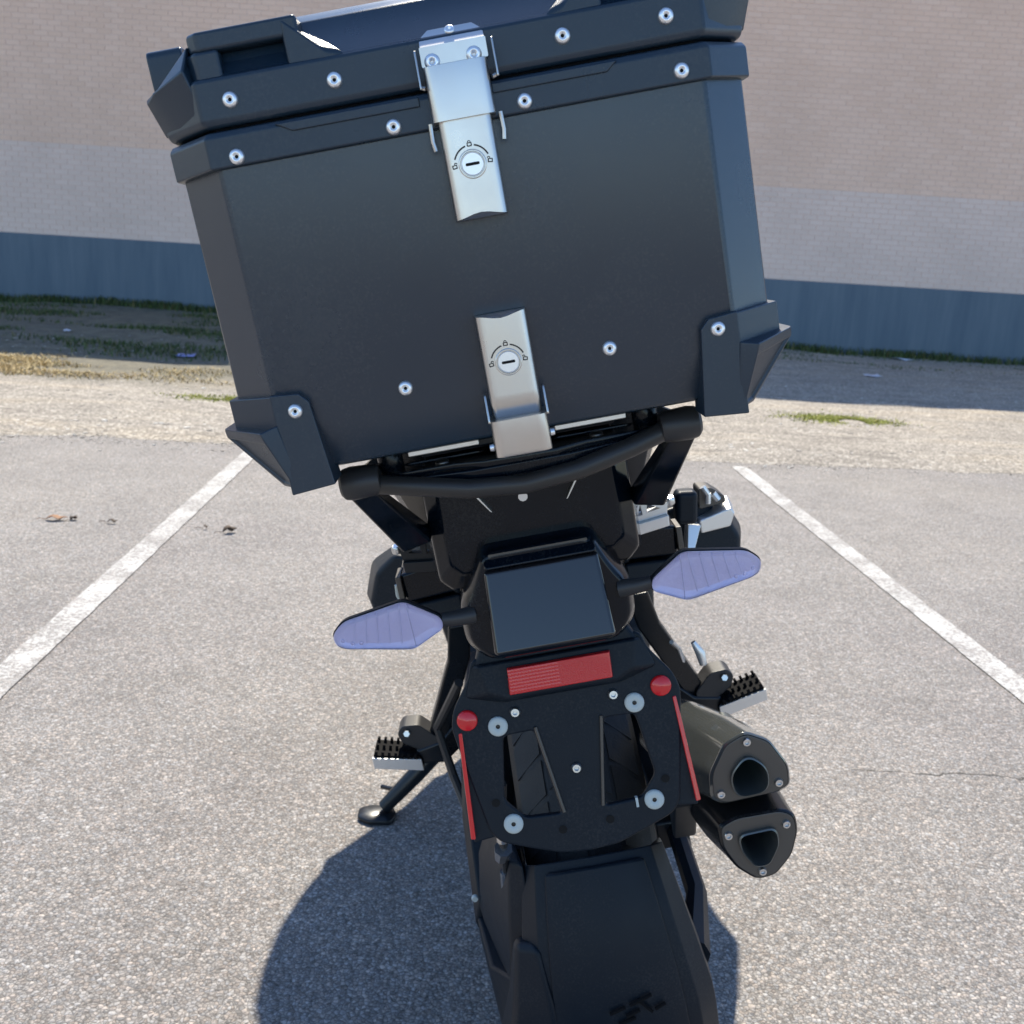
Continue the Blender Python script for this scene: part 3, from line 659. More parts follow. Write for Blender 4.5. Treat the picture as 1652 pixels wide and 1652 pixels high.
# box-shaped sub-frame ends with ribbed brackets
for s in (-1, 1):
    o = G().loft([[(s*.095, -.335, .838), (s*.150, -.33, .833), (s*.153, -.33, .866), (s*.097, -.335, .876)], [(s*.10, -.05, .80), (s*.165, -.05, .80), (s*.168, -.05, .85), (s*.10, -.05, .86)]]).build('subframe_box', 'gloss', bike, .004)
    G().prism([(s*.151, .838), (s*.157, .838), (s*.157, .866), (s*.151, .866)], 'XZ', -.336, -.30).build('end_plate', 'exhcap', o, .001)
    G().loft([[(s*.09, -.34, .80), (s*.148, -.335, .812), (s*.15, -.33, .830), (s*.09, -.335, .835)], [(s*.09, -.1, .76), (s*.15, -.1, .76), (s*.15, -.1, .80), (s*.09, -.1, .80)]]).build('lower_cover', 'matte', o, .004)
    m_ = 'alu' if s > 0 else 'satin'  # light catching the right bracket is put into its material; left twin dark
    b = plate([(s*.1075, .880), (s*.1435, .8845), (s*.1455, .896), (s*.137, .899), (s*.122, .906), (s*.119, .913), (s*.1105, .914)], [[(s*.112, .8865), (s*.1175, .8875), (s*.1165, .901)], [(s*.122, .889), (s*.137, .8915), (s*.1235, .899)]], .012, 'XZ', -.335).build('carrier_bracket', m_, bike, .0008)
    G().prism([(s*.1075, .867), (s*.1435, .872), (s*.1438, .884), (s*.1075, .8798)], 'XZ', -.347, -.30).build('bracket_face', m_, b, .001)
    G().lathe([(0, .002), (.004, .002), (.0055, 0), (.0055, -.006)], (s*.149, -.335, .899), (0, -.3, 1), 12).build('screw', 'bolt', b)

# ---- side luggage mounts (dark moulded shells; the right one carries a bright alloy clamp)
for s in (-1, 1):
    k = .86 if s < 0 else 1.0
    sh = G().loft([[(s*.17, -.06, .71), (s*.235*k, -.06, .70), (s*.272*k, -.05, .71), (s*.280*k, -.04, .75), (s*.262*k, -.04, .79), (s*.225*k, -.05, .815), (s*.17, -.06, .81)],
                   [(s*.17, .10, .66), (s*.25*k, .10, .64), (s*.30*k, .10, .66), (s*.312*k, .10, .72), (s*.29*k, .10, .77), (s*.24*k, .10, .79), (s*.17, .10, .78)],
                   [(s*.17, .22, .66), (s*.23*k, .22, .66), (s*.26*k, .22, .68), (s*.27*k, .22, .71), (s*.25*k, .22, .74), (s*.22*k, .22, .75), (s*.17, .22, .74)]]).build('luggage_mount', 'matte', bike, .008)
    tag(sh, 'dark moulded mount with pale seams' if s < 0 else 'dark mount carrying a bright alloy clamp')
    if s > 0:
        G().loft([[(.222, -.070, .772), (.262, -.070, .775), (.270, -.070, .792), (.266, -.070, .800), (.255, -.070, .798), (.222, -.070, .790)], [(.222, -.02, .772), (.270, -.02, .775), (.278, -.02, .792), (.272, -.02, .806), (.255, -.02, .803), (.222, -.02, .790)]]).build('alloy_clamp', 'alu', sh, .002)
        G().box((.203, -.085, .818), (.030, .03, .046), Matrix.Rotation(R(8), 3, 'Y')).build('clamp_knob', 'matte', sh, .008, 3)
        G().loft([[(.196, -.09, .75), (.204, -.09, .75), (.222, -.075, .785), (.205, -.075, .79)], [(.196, -.06, .75), (.204, -.06, .75), (.222, -.05, .785), (.205, -.05, .79)]]).build('clamp_stay', 'alu', sh, .001)
        G().tube([(.232, -.07, .836), (.238, -.07, .824), (.236, -.07, .812)], .004, 8).tube([(.246, -.06, .822), (.252, -.06, .812)], .005, 8).build('clamp_pin', 'alu', sh)
        G().prism(rpoly([(.225, .803), (.262, .806), (.262, .815), (.245, .830), (.228, .832)], .004), 'XZ', -.06, -.02).build('clamp_cover', 'exhcap', sh, .003)
    else:
        G().tube([(-.196, -.075, .778), (-.198, -.07, .762), (-.190, -.065, .735), (-.188, -.06, .705)], .0022, 6).tube([(-.186, -.10, .80), (-.184, -.095, .775), (-.172, -.085, .745)], .003, 6).build('seam', 'washer', sh)

# ---- tail lamp
lc = G().loft([[(x*f, -.50+dy, .876+(z-.876)*f2) for x, z in rpoly([(-.081, .872), (-.068, .892), (-.052, .926), (.052, .926), (.068, .892), (.081, .872), (.080, .838), (.062, .818), (-.062, .818), (-.080, .838)], .01)] for dy, f, f2 in ((-.008, .92, .94), (.004, 1, 1), (.10, 1.02, .92))]).build('lamp_housing', 'gloss', bike, .004)
G().loft([[(-.0525, -.480, .9095), (.054, -.480, .9095), (.0535, -.516, .9095), (-.052, -.516, .9095)], [(-.050, -.480, .924), (.0515, -.480, .924), (.050, -.503, .923), (-.0485, -.503, .923)]]).build('lamp_top_lens', 'gloss', lc, .004, 3)
G().loft([[(-.0520, -.490, .9085), (.0535, -.490, .9085), (.0570, -.514, .833), (-.0550, -.514, .833)], [(-.0520, -.512, .9085), (.0535, -.512, .9085), (.0565, -.536, .835), (-.0545, -.536, .835)]]).build('lamp_lens', 'lamp', lc, .004, 3)
G().prism(rrect(-.045, .9195, .046, .9222, .001, 2), 'XZ', -.5075, -.504).build('lamp_highlight', 'exhcap', lc)  # highlight along the lamp's top edge, put in as a paler strip

# ---- turn signals
for s in (-1, 1):
    poly = [(s*x, z) for x, z in ((.094, .8665), (.1255, .8505), (.187, .8625), (.1945, .8665), (.1975, .8775), (.186, .8885), (.1270, .8985), (.096, .8765))]
    def inset(d, y):
        c = Vector((s*.148, .875)); return [(c.x+(x-c.x)*(1-d/.05), y, c.y+(z-c.y)*(1-d/.024)) for x, z in rpoly(poly, .006, 3)]
    tsn = G().loft([inset(.006, -.503), inset(.0008, -.510), inset(0, -.518)]).build('turn_signal', 'matte', bike)
    G().loft([inset(.0015, -.5185), inset(.0016, -.5197), inset(.0065, -.5190), inset(.018, -.5160)]).build('signal_reflector', 'lensback', tsn)
    G().loft([inset(.0012, -.5200), inset(.0013, -.5245), inset(.003, -.5268), inset(.008, -.5280)]).build('signal_lens', 'lens', tsn)
    for q in range(5):
        xa = .136+.0105*q
        G().tube([(s*xa, -.5196, .8585+.0022*q), (s*(xa-.004), -.5196, .8925-.0018*q)], .0005, 5).build('signal_rib', 'lensrib', tsn)
    dots = G()
    for (x, z) in ((.188, .8705), (.180, .8665), (.172, .8655)): dots.lathe([(0, .001), (.0016, .0008), (.002, 0)], (s*x, -.5185, z), (0, -1, 0), 10)
    dots.build('signal_diodes', 'lensdot', tsn)
    G().prism([(s*.1235, .8525), (s*.1242, .8525), (s*.1255, .8955), (s*.1248, .8955)], 'XZ', -.5199, -.5196).build('signal_seam', 'lensdot', tsn)
    G().tube([(s*.068, -.505, .868), (s*.085, -.51, .8695), (s*.098, -.514, .872)], [.009, .0075, .0065], 10).build('signal_stalk', 'cap', tsn)
    G().lathe([(0, .002), (.005, .002), (.006, 0), (.006, -.006)], (s*.082, -.44, .893), (0, -1, 0), 10).build('screw', 'washer', bike)

# ---- number-plate carrier
out = [(.083, .803), (.088, .786), (.108, .758), (.113, .742), (.110, .722), (.094, .632), (.086, .621), (.060, .611), (.028, .600), (0, .598)]
out = out+[(-x, z) for x, z in reversed(out[:-1])]
hole = rpoly([(.0335, .7275), (.068, .7265), (.0785, .660), (.060, .638), (.0195, .636)], .007, 4)
pc = plate(rpoly(out, .006, 3), [hole, [(-x, z) for x, z in reversed(hole)]], .008, 'XZ', -.469, .0022, 2).build('plate_carrier', 'matte', bike, angle=30)
G().loft([[(-.084, -.474, .800), (.084, -.474, .800), (.098, -.474, .768), (.06, -.474, .7575), (-.06, -.474, .7575), (-.098, -.474, .768)], [(-.080, -.482, .800), (.080, -.482, .800), (.072, -.484, .772), (.055, -.484, .763), (-.055, -.484, .763), (-.072, -.484, .772)]]).build('reflector_mount', 'matte', pc, .003)
rr3 = G().loft([[(-.0520, -.484, .767), (.0510, -.484, .767), (.0520, -.484, .794), (-.0500, -.484, .794)], [(-.0510, -.4905, .768), (.0500, -.4905, .768), (.0510, -.4905, .793), (-.0490, -.4905, .793)]]).build('reflector', 'redlite', pc, .001)
g = G()
for i in range(15):
    for j in range(7):
        x = -.0496+i*.0033; z = .7695+j*.0033
        g.add([(x, -.4905, z), (x+.0031, -.4905, z), (x+.0031, -.4905, z+.0031), (x, -.4905, z+.0031), (x+.0015, -.4909, z+.0015)], [(0, 1, 4), (1, 2, 4), (2, 3, 4), (3, 0, 4)])
g.build('reflector_prisms', 'red', rr3)
wash = G().lathe([(.0022, .0022), (.0042, .0032), (.0085, .0032), (.0098, .0018), (.0098, -.001)], (0, 0, 0), (0, -1, 0), 26, False).mesh('washer'); finish_m = wash.materials.append(MAT['washer'])
for f_ in wash.polygons: f_.use_smooth = True
cen = G().lathe([(0, .0026), (.0022, .0024)], (0, 0, 0), (0, -1, 0), 12).mesh('washer_hole'); cen.materials.append(MAT['exhdark'])
for (x, z) in ((-.0692, .7357), (.0676, .7357), (-.0714, .6364), (.0705, .6363)):
    wv = inst(wash, 'rubber_washer', (x, -.4735, z), pc); inst(cen, 'washer_hole', (0, 0, 0), wv)
bl = G().lathe([(0, .0012), (.0018, .0012), (.0024, .0045), (.0040, .0045), (.0052, .0025), (.0055, 0)], (0, 0, 0), (0, -1, 0), 18, False).mesh('bolt'); bl.materials.append(MAT['bolt'])
sc_ = G().lathe([(0, .0003), (.0075, .0003)], (0, 0, 0), (0, -1, 0), 18, False).mesh('bolt_shadow_ring'); sc_.materials.append(MAT['gasket'])
for (x, z) in ((0, .6813), (-.0500, .7469), (.0484, .7474)): inst(bl, 'bolt', (x, -.4735, z), pc)
rd = G().lathe([(0, .0036), (.0085, .0032), (.0098, .0022), (.0104, .0005), (.0104, -.004)], (0, 0, 0), (0, -1, 0), 26, False).mesh('round_reflector'); rd.materials.append(MAT['red'])
for f_ in rd.polygons: f_.use_smooth = True
for (x, z) in ((-.0982, .7467), (.0962, .7477)): inst(rd, 'round_reflector', (x, -.474, z), pc)
for s in (-1, 1):
    G().loft([[(s*.1055, -.475, .735), (s*.1095, -.473, .735), (s*.1095, -.462, .735), (s*.1055, -.462, .735)], [(s*.1110, -.477, .628), (s*.1160, -.475, .628), (s*.1160, -.462, .628), (s*.1110, -.462, .628)]]).build('red_edge_strip', 'red', pc, .001)
    G().loft([[(s*.098, -.470, .74), (s*.107, -.470, .735), (s*.107, -.44, .735), (s*.098, -.44, .74)], [(s*.088, -.470, .625), (s*.1135, -.470, .622), (s*.1135, -.44, .622), (s*.088, -.44, .625)]]).build('side_wing', 'matte', pc, .002)
g = G().loft([[(-.065, -.475, .83), (.065, -.475, .83), (.065, -.38, .85), (-.065, -.38, .85)], [(-.085, -.476, .795), (.085, -.476, .795), (.08, -.40, .80), (-.08, -.40, .80)]]); g.build('carrier_arm', 'matte', pc, .006)
G().prism([(.052, .6315), (.0545, .6315), (.0545, .641), (.052, .641)], 'XZ', -.4745, -.468).build('clip', 'washer', pc)
for (x, z) in ((-.024, .622), (.024, .624), (-.085, .66), (.085, .655)):
    G().lathe([(0, .0004), (.0042, .0004)], (x, -.4735, z), (0, -1, 0), 14, False).build('bolt_hole', 'dark', pc)
for s in (-1, 1): G().tube([(s*.0330, -.4745, .7285), (s*.0195, -.4745, .6395)], .0017, 8).build('web_rib', 'exhcap', pc)
pv = Vector((0, -.470, .690)); rotm = Matrix.Rotation(R(-11), 3, 'X')
pc.rotation_euler = (R(-11), 0, 0); pc.location = pv-rotm @ pv+Vector((0, 0, -.001))
# ---- luggage rack
rk = G().tube([(-.124, -.560, 1.0155), (-.09, -.572, 1.010), (-.045, -.580, 1.0015), (0, -.583, .998), (.045, -.580, 1.0015), (.09, -.572, 1.010), (.124, -.560, 1.0175)], .0084, 12).build('luggage_rack', 'bar', bike)
for s in (-1, 1):
    G().loft([[(s*(.118+x), -.560+y*r_, 1.0185+z*r_) for x, y, z in ()] for r_ in ()] or [[(s*x, -.560+.0145*math.cos(a)*f, 1.0195+.0132*math.sin(a)*f) for a in [k*math.pi/7 for k in range(14)]] for x, f in ((.118, .86), (.122, 1.0), (.142, 1.08), (.149, .98), (.152, .70))]).build('rack_end_cap', 'cap', rk, .001)
    G().loft([[(s*.1275, -.553, 1.010), (s*.1515, -.553, 1.010), (s*.1515, -.528, 1.010), (s*.1275, -.528, 1.010)], [(s*.094, -.485, .938), (s*.123, -.485, .932), (s*.123, -.435, .932), (s*.094, -.435, .938)]]).build('rack_leg', 'gloss', rk, .003)
    G().tube([(s*.135, -.555, 1.018), (s*.135, -.40, 1.005), (s*.125, -.20, .965)], .010, 8).build('rack_side_bar', 'gloss', rk)
pl_out = [(.118, -.548), (.095, -.560), (.055, -.560), (.030, -.572), (-.030, -.572), (-.055, -.560), (-.095, -.560), (-.118, -.548), (-.118, -.22), (.118, -.22)]
slots = [rrect(x0, y0, x1, y1, .006, 3) for x0, y0, x1, y1 in ((-.10, -.535, -.03, -.52), (.03, -.535, .10, -.52), (-.1, -.49, -.02, -.46), (.02, -.49, .1, -.46), (-.1, -.42, -.02, -.36), (.02, -.42, .1, -.36))]
plate(pl_out, slots, .006, 'XY', 1.018, .001).build('rack_plate', 'gloss', rk)
for s in (-1, 1):
    G().box((s*.062, -.552, 1.0345), (.060, .010, .005)).build('sunlit_strip', 'alu', rk, .001)  # added silver strips stand in for sunlit metal below the case
    G().lathe([(0, .0012), (.004, .0012), (.006, 0), (.006, -.003)], (s*.066, -.545, 1.022), (0, -.1, 1), 12).build('rack_bolt', 'bolt', rk)
    G().lathe([(0, .02), (.009, .02), (.011, .014), (.011, 0), (.008, -.006)], (s*.110, -.535, 1.020), (0, 0, 1), 12).build('rack_knob', 'gloss', rk)
G().loft([[(x, y, z) for x, y in ((-.110, -.556), (-.04, -.574), (.04, -.574), (.110, -.556), (.1, -.54), (-.1, -.54))] for z in (1.004, 1.0165)]).build('rack_front_lip', 'gloss', rk, .003)
G().box((0, -.40, 1.0305), (.17, .26, .012)).build('adapter_plate', 'satin', rk, .003)

# ---- mufflers
def muffler(name, capname, pts, rivs, outlet, mbody, axis, length, grow, label):
    c = Vector((sum(p[0] for p in pts)/len(pts), -.46, sum(p[1] for p in pts)/len(pts)))
    base = rpoly(pts, .007, 3)
    def ring(f, t):
        d = Vector(axis).normalized()*t
        return [tuple(Vector((c.x+(x-c.x)*f, c.y, c.z+(z-c.z)*f))+d) for x, z in base]
    mu = G().loft([ring(.93, -.002), ring(.99, .001), ring(1.02, .02), ring(grow, .09), ring(grow*1.02, length*.6), ring(grow*.9, length), ring(.55, length*1.15)], False).build(name, mbody, bike, .0015, angle=30)
    inner = [(c.x+(x-c.x)*.90, c.z+(z-c.z)*.90) for x, z in base]
    oc = Vector((sum(p[0] for p in outlet)/len(outlet), sum(p[1] for p in outlet)/len(outlet)))
    oh = rpoly(outlet, .017, 6)
    ep = plate(inner, [oh], .005, 'XZ', -.4595, .001).build('end_plate', 'exhcap', mu, angle=30)
    rim = [[(oc.x+(x-oc.x)*f, y, oc.y+(z-oc.y)*f) for x, z in oh] for f, y in ((.99, -.46), (1.0, -.466), (.93, -.467), (.90, -.46), (.88, -.40), (.80, -.35))]
    G().loft(rim, False, False).build('outlet_pipe', 'exhring', mu)
    G().loft([[(oc.x+(x-oc.x)*f, y, oc.y+(z-oc.y)*f) for x, z in oh] for f, y in ((.90, -.392), (.90, -.390))]).build('outlet_baffle', 'dark' if mbody == 'exhdark' else 'greenish', mu)
    for (x, z) in rivs:
        r = G().lathe([(0, .001), (.002, .001), (.0024, .003), (.0038, .003), (.0046, .001), (.0046, 0)], (x, -.462, z), (0, -1, 0), 16, False).build('end_bolt', 'bolt', mu)
    tag(mu, label)
    return mu
muffler('muffler', '', [(.1725, .6815), (.196, .668), (.2130, .635), (.2125, .612), (.200, .6065), (.140, .6035), (.1285, .612), (.131, .640), (.150, .672)], [(.1725, .6698), (.1398, .6171), (.1994, .619)],
        [(.1700, .6585), (.1905, .640), (.1885, .6125), (.1545, .6105), (.1495, .637)], 'exh', (-.08, .9, -.30), .40, 1.14, 'upper steel muffler with a bolted three cornered end plate')
muffler('muffler', '', [(.131, .580), (.150, .588), (.200, .588), (.213, .580), (.2145, .560), (.205, .532), (.185, .511), (.165, .509), (.145, .528), (.132, .555)], [(.1413, .5686), (.2016, .5706), (.1712, .5208)],
        [(.1505, .5690), (.1905, .5710), (.1925, .552), (.179, .5285), (.164, .5285), (.1515, .550)], 'exhdark', (-.06, .9, -.16), .40, 1.19, 'lower black muffler with a bolted three cornered end plate')
G().tube([(.14, -.05, .50), (.13, .2, .42), (.08, .45, .25), (.05, .8, .2), (.05, 1.02, .3), (.06, 1.02, .5), (.06, .98, .6)], [.034, .028, .024, .022, .02, .02, .02], 10).build('exhaust_pipe', 'exh', bike)
G().loft([[(.098, -.38, .60), (.125, -.38, .60), (.125, -.38, .56), (.098, -.38, .56)], [(.10, -.30, .55), (.128, -.30, .55), (.128, -.30, .47), (.10, -.30, .47)]]).build('muffler_bracket', 'matte', bike, .003)

# ---- passenger hangers and rider pegs
for s in (-1, 1):
    hz = G().loft([[(s*.118, .05, .66), (s*.152, .05, .66), (s*.152, .09, .66), (s*.118, .09, .66)], [(s*.132, .09, .59), (s*.168, .09, .59), (s*.168, .125, .59), (s*.132, .125, .59)],
                   [(s*.184, .09, .478), (s*.218, .09, .482), (s*.218, .13, .482), (s*.184, .13, .478)], [(s*.198, .10, .438), (s*.230, .10, .440), (s*.230, .13, .440), (s*.198, .13, .438)]]).build('peg_hanger', 'satin', bike, .004)
    G().tube([(s*.150, .12, .58), (s*.225, .30, .42), (s*.25, .36, .34)], [.010, .009, .009], 8).build('hanger_stay', 'satin', hz)
    G().prism(rpoly([(s*.205, .470), (s*.232, .498), (s*.258, .500), (s*.268, .488), (s*.262, .470), (s*.235, .452), (s*.205, .445)], .006), 'XZ', .085, .125).build('folded_peg', 'cap', hz, .004)
    G().lathe([(0, .004), (.005, .004), (.006, 0)], (s*.252, .082, .488), (0, -1, .3), 6).build('bolt', 'bolt', hz)
    def near(g_): g_.v = [(x*.857, -1.4+(y+1.4)*.857, 1.183-(1.183-z)*.857) for x, y, z in g_.v]; return g_
    pg = G(); pg.loft([[(s*.275, .325, .298), (s*.275, .375, .298), (s*.275, .375, .322), (s*.275, .325, .322)], [(s*.362, .318, .322), (s*.362, .378, .322), (s*.362, .378, .344), (s*.362, .318, .344)]])
    peg = near(pg).build('footpeg', 'gasket', bike, .004)
    near(G().loft([[(s*.276, y_, z_) for y_, z_ in ((.318, .2985), (.3245, .2985), (.3245, .3215), (.318, .3215))], [(s*.363, y_, z_) for y_, z_ in ((.311, .3225), (.3175, .3225), (.3175, .3440), (.311, .3440))]])).build('peg_edge', 'alu', peg, .001)
    tg = G()
    for i in range(7):
        x = s*(.286+.0115*i)
        zz = .3268+.0030*i
        for yy in (.318, .346, .374): tg.box((x, yy, zz+.004), (.005, .007, .010), Matrix.Rotation(R(-17*s), 3, 'Y'))
    near(G().loft([[(s*.278, .322, .3232), (s*.278, .378, .3232), (s*.278, .378, .326), (s*.278, .322, .326)], [(s*.360, .316, .3442), (s*.360, .380, .3442), (s*.360, .380, .347), (s*.360, .316, .347)]])).build('peg_pad', 'gasket', peg)
    tag(near(tg).build('peg_teeth', 'gasket', peg), kind='stuff')
    near(G().loft([[(s*.14, .36, .36), (s*.14, .42, .36), (s*.14, .42, .43), (s*.14, .36, .43)], [(s*.235, .33, .30), (s*.235, .40, .30), (s*.235, .40, .345), (s*.235, .33, .345)], [(s*.285, .33, .305), (s*.285, .37, .305), (s*.285, .37, .335), (s*.285, .33, .335)]])).build('peg_bracket', 'satin', bike, .005)
G().tube([(-.145, -.02, .60), (-.20, .06, .50), (-.19, .05, .42), (-.165, -.02, .36), (-.155, -.06, .33)], .007, 8).build('cable', 'cap', bike)
G().tube([(.175, .05, .575), (.190, .09, .545), (.204, .10, .47), (.212, .10, .42)], .0035, 8).build('cable', 'alu', bike)
G().tube([(.214, .10, .548), (.223, .10, .528), (.225, .10, .508)], [.004, .008, .006], 10).build('highlight_piece', 'alu', bike)  # bright curved piece modelled for a small blue-white highlight

# ---- side stand, its foot flat on the ground
FT = Vector((-.425, .534, .1035)); nu = Vector((Xb.z, Yb.z, Zb.z))
ex = (Vector((1, 0, 0))-nu*nu.x).normalized(); ey = nu.cross(ex)
leg = G().tube([(-.15, .60, .33), (-.22, .57, .262), (-.33, .54, .180), FT+nu*.022+ex*.012], [.026, .022, .018, .015], 10)
std = leg.build('side_stand', 'satin', bike)
ft = G()
poly = rpoly([(-.045, -.018), (-.02, -.036), (.03, -.034), (.042, .0), (.03, .032), (-.02, .034), (-.045, .02)], .01)
ft.loft([[tuple(FT+ex*x*f+ey*y*f+nu*h) for x, y in poly] for h, f in ((-.0015, .92), (.003, .95), (.008, .92), (.014, .6))]); ft.build('stand_foot', 'satin', std, .002)
G().tube([FT+ex*.06+nu*.06+ey*.01, FT+ex*.02+nu*.034+ey*.055, FT+ex*.0+nu*.03+ey*.07], .005, 8).build('stand_tang', 'satin', std)
G().tube([(-.16, .56, .36), (-.24, .53, .27)], .007, 8).build('stand_spring', 'bolt', std)

# ================================================================== TOP CASE
OFF = (0, -.435, 1.04)
TM = BM @ Matrix.Translation(Vector(OFF))
case = empty('top_case', 'big dark grey top case with steel latches, fixed on the motorcycle rack', 'top case', TM)
YB, YF, HW, CH_ = -.62, -.25, .2125, .036
def octp(o=0, inset_y=0):
    a = HW+o; y0 = YB-o+inset_y; y1 = YF+o-inset_y; c = CH_
    return [(-a+c, y0), (a-c, y0), (a, y0+c), (a, y1-c), (a-c, y1), (-a+c, y1), (-a, y1-c), (-a, y0+c)]
def rings(spec): return [[(x, y, z) for x, y in octp(o)] for o, z in spec]
body = G().loft(rings([(-.034, 1.041), (-.016, 1.045), (0, 1.083), (.0, 1.28), (-.01, 1.29)])).build('case_body', 'case', case, .003, 3, angle=30)
# rim band with a relief step
rim = G().loft(rings([(-.002, 1.2725), (.0045, 1.2735), (.0045, 1.2945), (.002, 1.2985), (-.006, 1.2985)])).build('case_rim', 'case_rim', case, .0015, 2, angle=30)
G().prism([(-.130, 1.2962), (-.118, 1.2895), (-.026, 1.2895), (-.026, 1.2962)], 'XZ', YB-.0062, YB-.003).prism([(.026, 1.2962), (.026, 1.2895), (.108, 1.2895), (.116, 1.2962)], 'XZ', YB-.0062, YB-.003).build('rim_step', 'case_rim', rim, .001)
G().loft(rings([(-.009, 1.290), (-.004, 1.2975), (-.004, 1.3035), (-.009, 1.3045)])).build('gasket', 'gasket', case)
lid = G().loft(rings([(-.006, 1.3005), (.001, 1.3010), (.0035, 1.305), (.0035, 1.333), (-.002, 1.336), (-.0235, 1.365), (-.040, 1.372), (-.10, 1.377)])).build('case_lid', 'case_rim', case, .003, 3, angle=30)
# lid corner shoulders: lip over a hand-hold, slanted end, scooped corner with an ear
def shoulder(sx, fy):
    def Y(y): return y if fy else (YB+YF)-y
    def pts(l): return [(sx*a, Y(b)) for a, b in l]
    g = G()
    g.prism(pts([(.100, YB-.0005), (.172, YB-.0005), (.180, YB+.006), (.180, YB+.10), (.100, YB+.06)]), 'XY', 1.3515, 1.3655)      # lip
    g.prism(pts([(.158, YB-.001), (.176, YB-.001), (.186, YB+.010), (.186, YB+.09), (.158, YB+.06)]), 'XY', 1.331, 1.3525)     # pillar
    g.prism([(Y(YB+.001), 1.334), (Y(YB+.005), 1.339), (Y(YB+.013), 1.3525), (Y(YB+.05), 1.3525), (Y(YB+.05), 1.334)], 'YZ', sx*.098, sx*.160)
    def W(x, y, z): return (sx*x, Y(y), z)
    tp = [(.112, YB+.0205, 1.3628), (.094, YB+.022, 1.3585), (.0705, YB-.0020, 1.3352), (.084, YB-.0020, 1.3392), (.112, YB-.0015, 1.3655)]
    g.add([W(*p) for p in tp]+[W(p[0], p[1], 1.330) for p in tp], [(0, 1, 2, 3), (0, 3, 4), (5, 9, 8, 7, 6), (0, 5, 6, 1), (1, 6, 7, 2), (2, 7, 8, 3), (3, 8, 9, 4), (4, 9, 5, 0)])   # slanted end
    a = g.build('lid_shoulder', 'case_rim', lid, .003, 3, angle=30)
    g = G()
    g.loft([[W(.176, YB-.003, 1.306), W(.186, YB-.001, 1.342), W(.180, YB+.004, 1.358), W(.178, YB+.03, 1.362)],
            [W(.200, YB+.018, 1.306), W(.214, YB+.014, 1.334), W(.212, YB+.022, 1.337), W(.196, YB+.04, 1.345)],
            [W(.2175, YB+.036, 1.306), W(.2235, YB+.028, 1.330), W(.2245, YB+.032, 1.333), W(.214, YB+.052, 1.336)],
            [W(.2180, YB+.085, 1.306), W(.2245, YB+.080, 1.330), W(.2250, YB+.080, 1.335), W(.206, YB+.080, 1.340)]])
    g.build('lid_corner', 'case_rim', a, .0015, 2, angle=30)
    g = G().prism(rpoly([(Y(YB+.055), 1.325), (Y(YB+.055), 1.3715), (Y(YB+.105), 1.3715), (Y(YB+.12), 1.325)], .006), 'YZ', sx*.196, sx*.2235)
    g.build('lid_ear', 'case_rim', a, .002, 2)
for sx in (-1, 1):
    for fy in (True, False): shoulder(sx, fy)
# bottom corner guards
def guard(sx, fy):
    def Y(y): return y if fy else (YB+YF)-y
    def W(x, y, z): return (sx*x, Y(y), z)
    g = G(); d = .006
    top = [(-.1475, 1.098), (-.152, 1.106), (-.1775, 1.1085)]
    g.loft([[W(x, YB-d, z) for x, z in ((.1435, 1.034), (.1495, 1.100), (.156, 1.107), (.178, 1.109), (.178, 1.031))],
            [W(x, YB+.03, z) for x, z in ((.1435, 1.034), (.1495, 1.100), (.156, 1.107), (.178, 1.109), (.178, 1.031))]])
    a, c = HW+.005, CH_
    pln = [(a-c-.004, YB-d), (a, YB+c-d-.001), (a, YB+.11), (a-.05, YB+.11), (a-.06, YB+.02)]
    g.loft([[W(x, y, z) for x, y in pln] for z in (1.078, 1.108)])
    o1 = [(.1775, YB-d-.001), (.190, YB-d-.006), (.2255, YB+.026), (.2275, YB+.034), (.2275, YB+.10), (.165, YB+.10), (.165, YB+.02)]
    o2 = [(.1765, YB-d-.001), (.188, YB-d-.006), (.2255, YB+.028), (.2275, YB+.036), (.2275, YB+.10), (.165, YB+.10), (.165, YB+.02)]
    o3 = [(.170, YB-d+.001), (.1745, YB-d+.001), (.186, YB+.012), (.190, YB+.030), (.190, YB+.09), (.165, YB+.09), (.165, YB+.02)]
    g.loft([[W(x, y, z) for x, y in o1] if k == 0 else [W(x, y, zz) for (x, y), zz in zip(o2, (1.0745, 1.0745, 1.0815, 1.0815, 1.0815, 1.0815, 1.0815))] if k == 1 else [W(x, y, 1.034) for x, y in o3] for k in range(3)][1:] if False else
           [[W(x, y, zz) for (x, y), zz in zip(o1, (1.086, 1.083, 1.0865, 1.0865, 1.0865, 1.0865, 1.0865))], [W(x, y, zz) for (x, y), zz in zip(o2, (1.079, 1.0765, 1.080, 1.080, 1.080, 1.080, 1.080))], [W(x, y, 1.036) for x, y in o3]])
    o = g.build('corner_guard', 'case_rim', case, .0012, 2, angle=30)
    bm = bmesh.new(); bm.from_mesh(o.data); best = None
    for f in bm.faces:
        n = f.normal
        if abs(n.x) > .35 and abs(n.y) > .35 and n.z < -.15 and (best is None or f.calc_area() > best.calc_area()): best = f
    if best:
        bmesh.ops.inset_individual(bm, faces=[best], thickness=.0035, depth=0); bmesh.ops.inset_individual(bm, faces=[best], thickness=.0015, depth=-.002)
        bm.to_mesh(o.data)
    bm.free(); o.data.set_sharp_from_angle(angle=R(30))
    return o
for sx in (-1, 1):
    for fy in (True, False): guard(sx, fy)
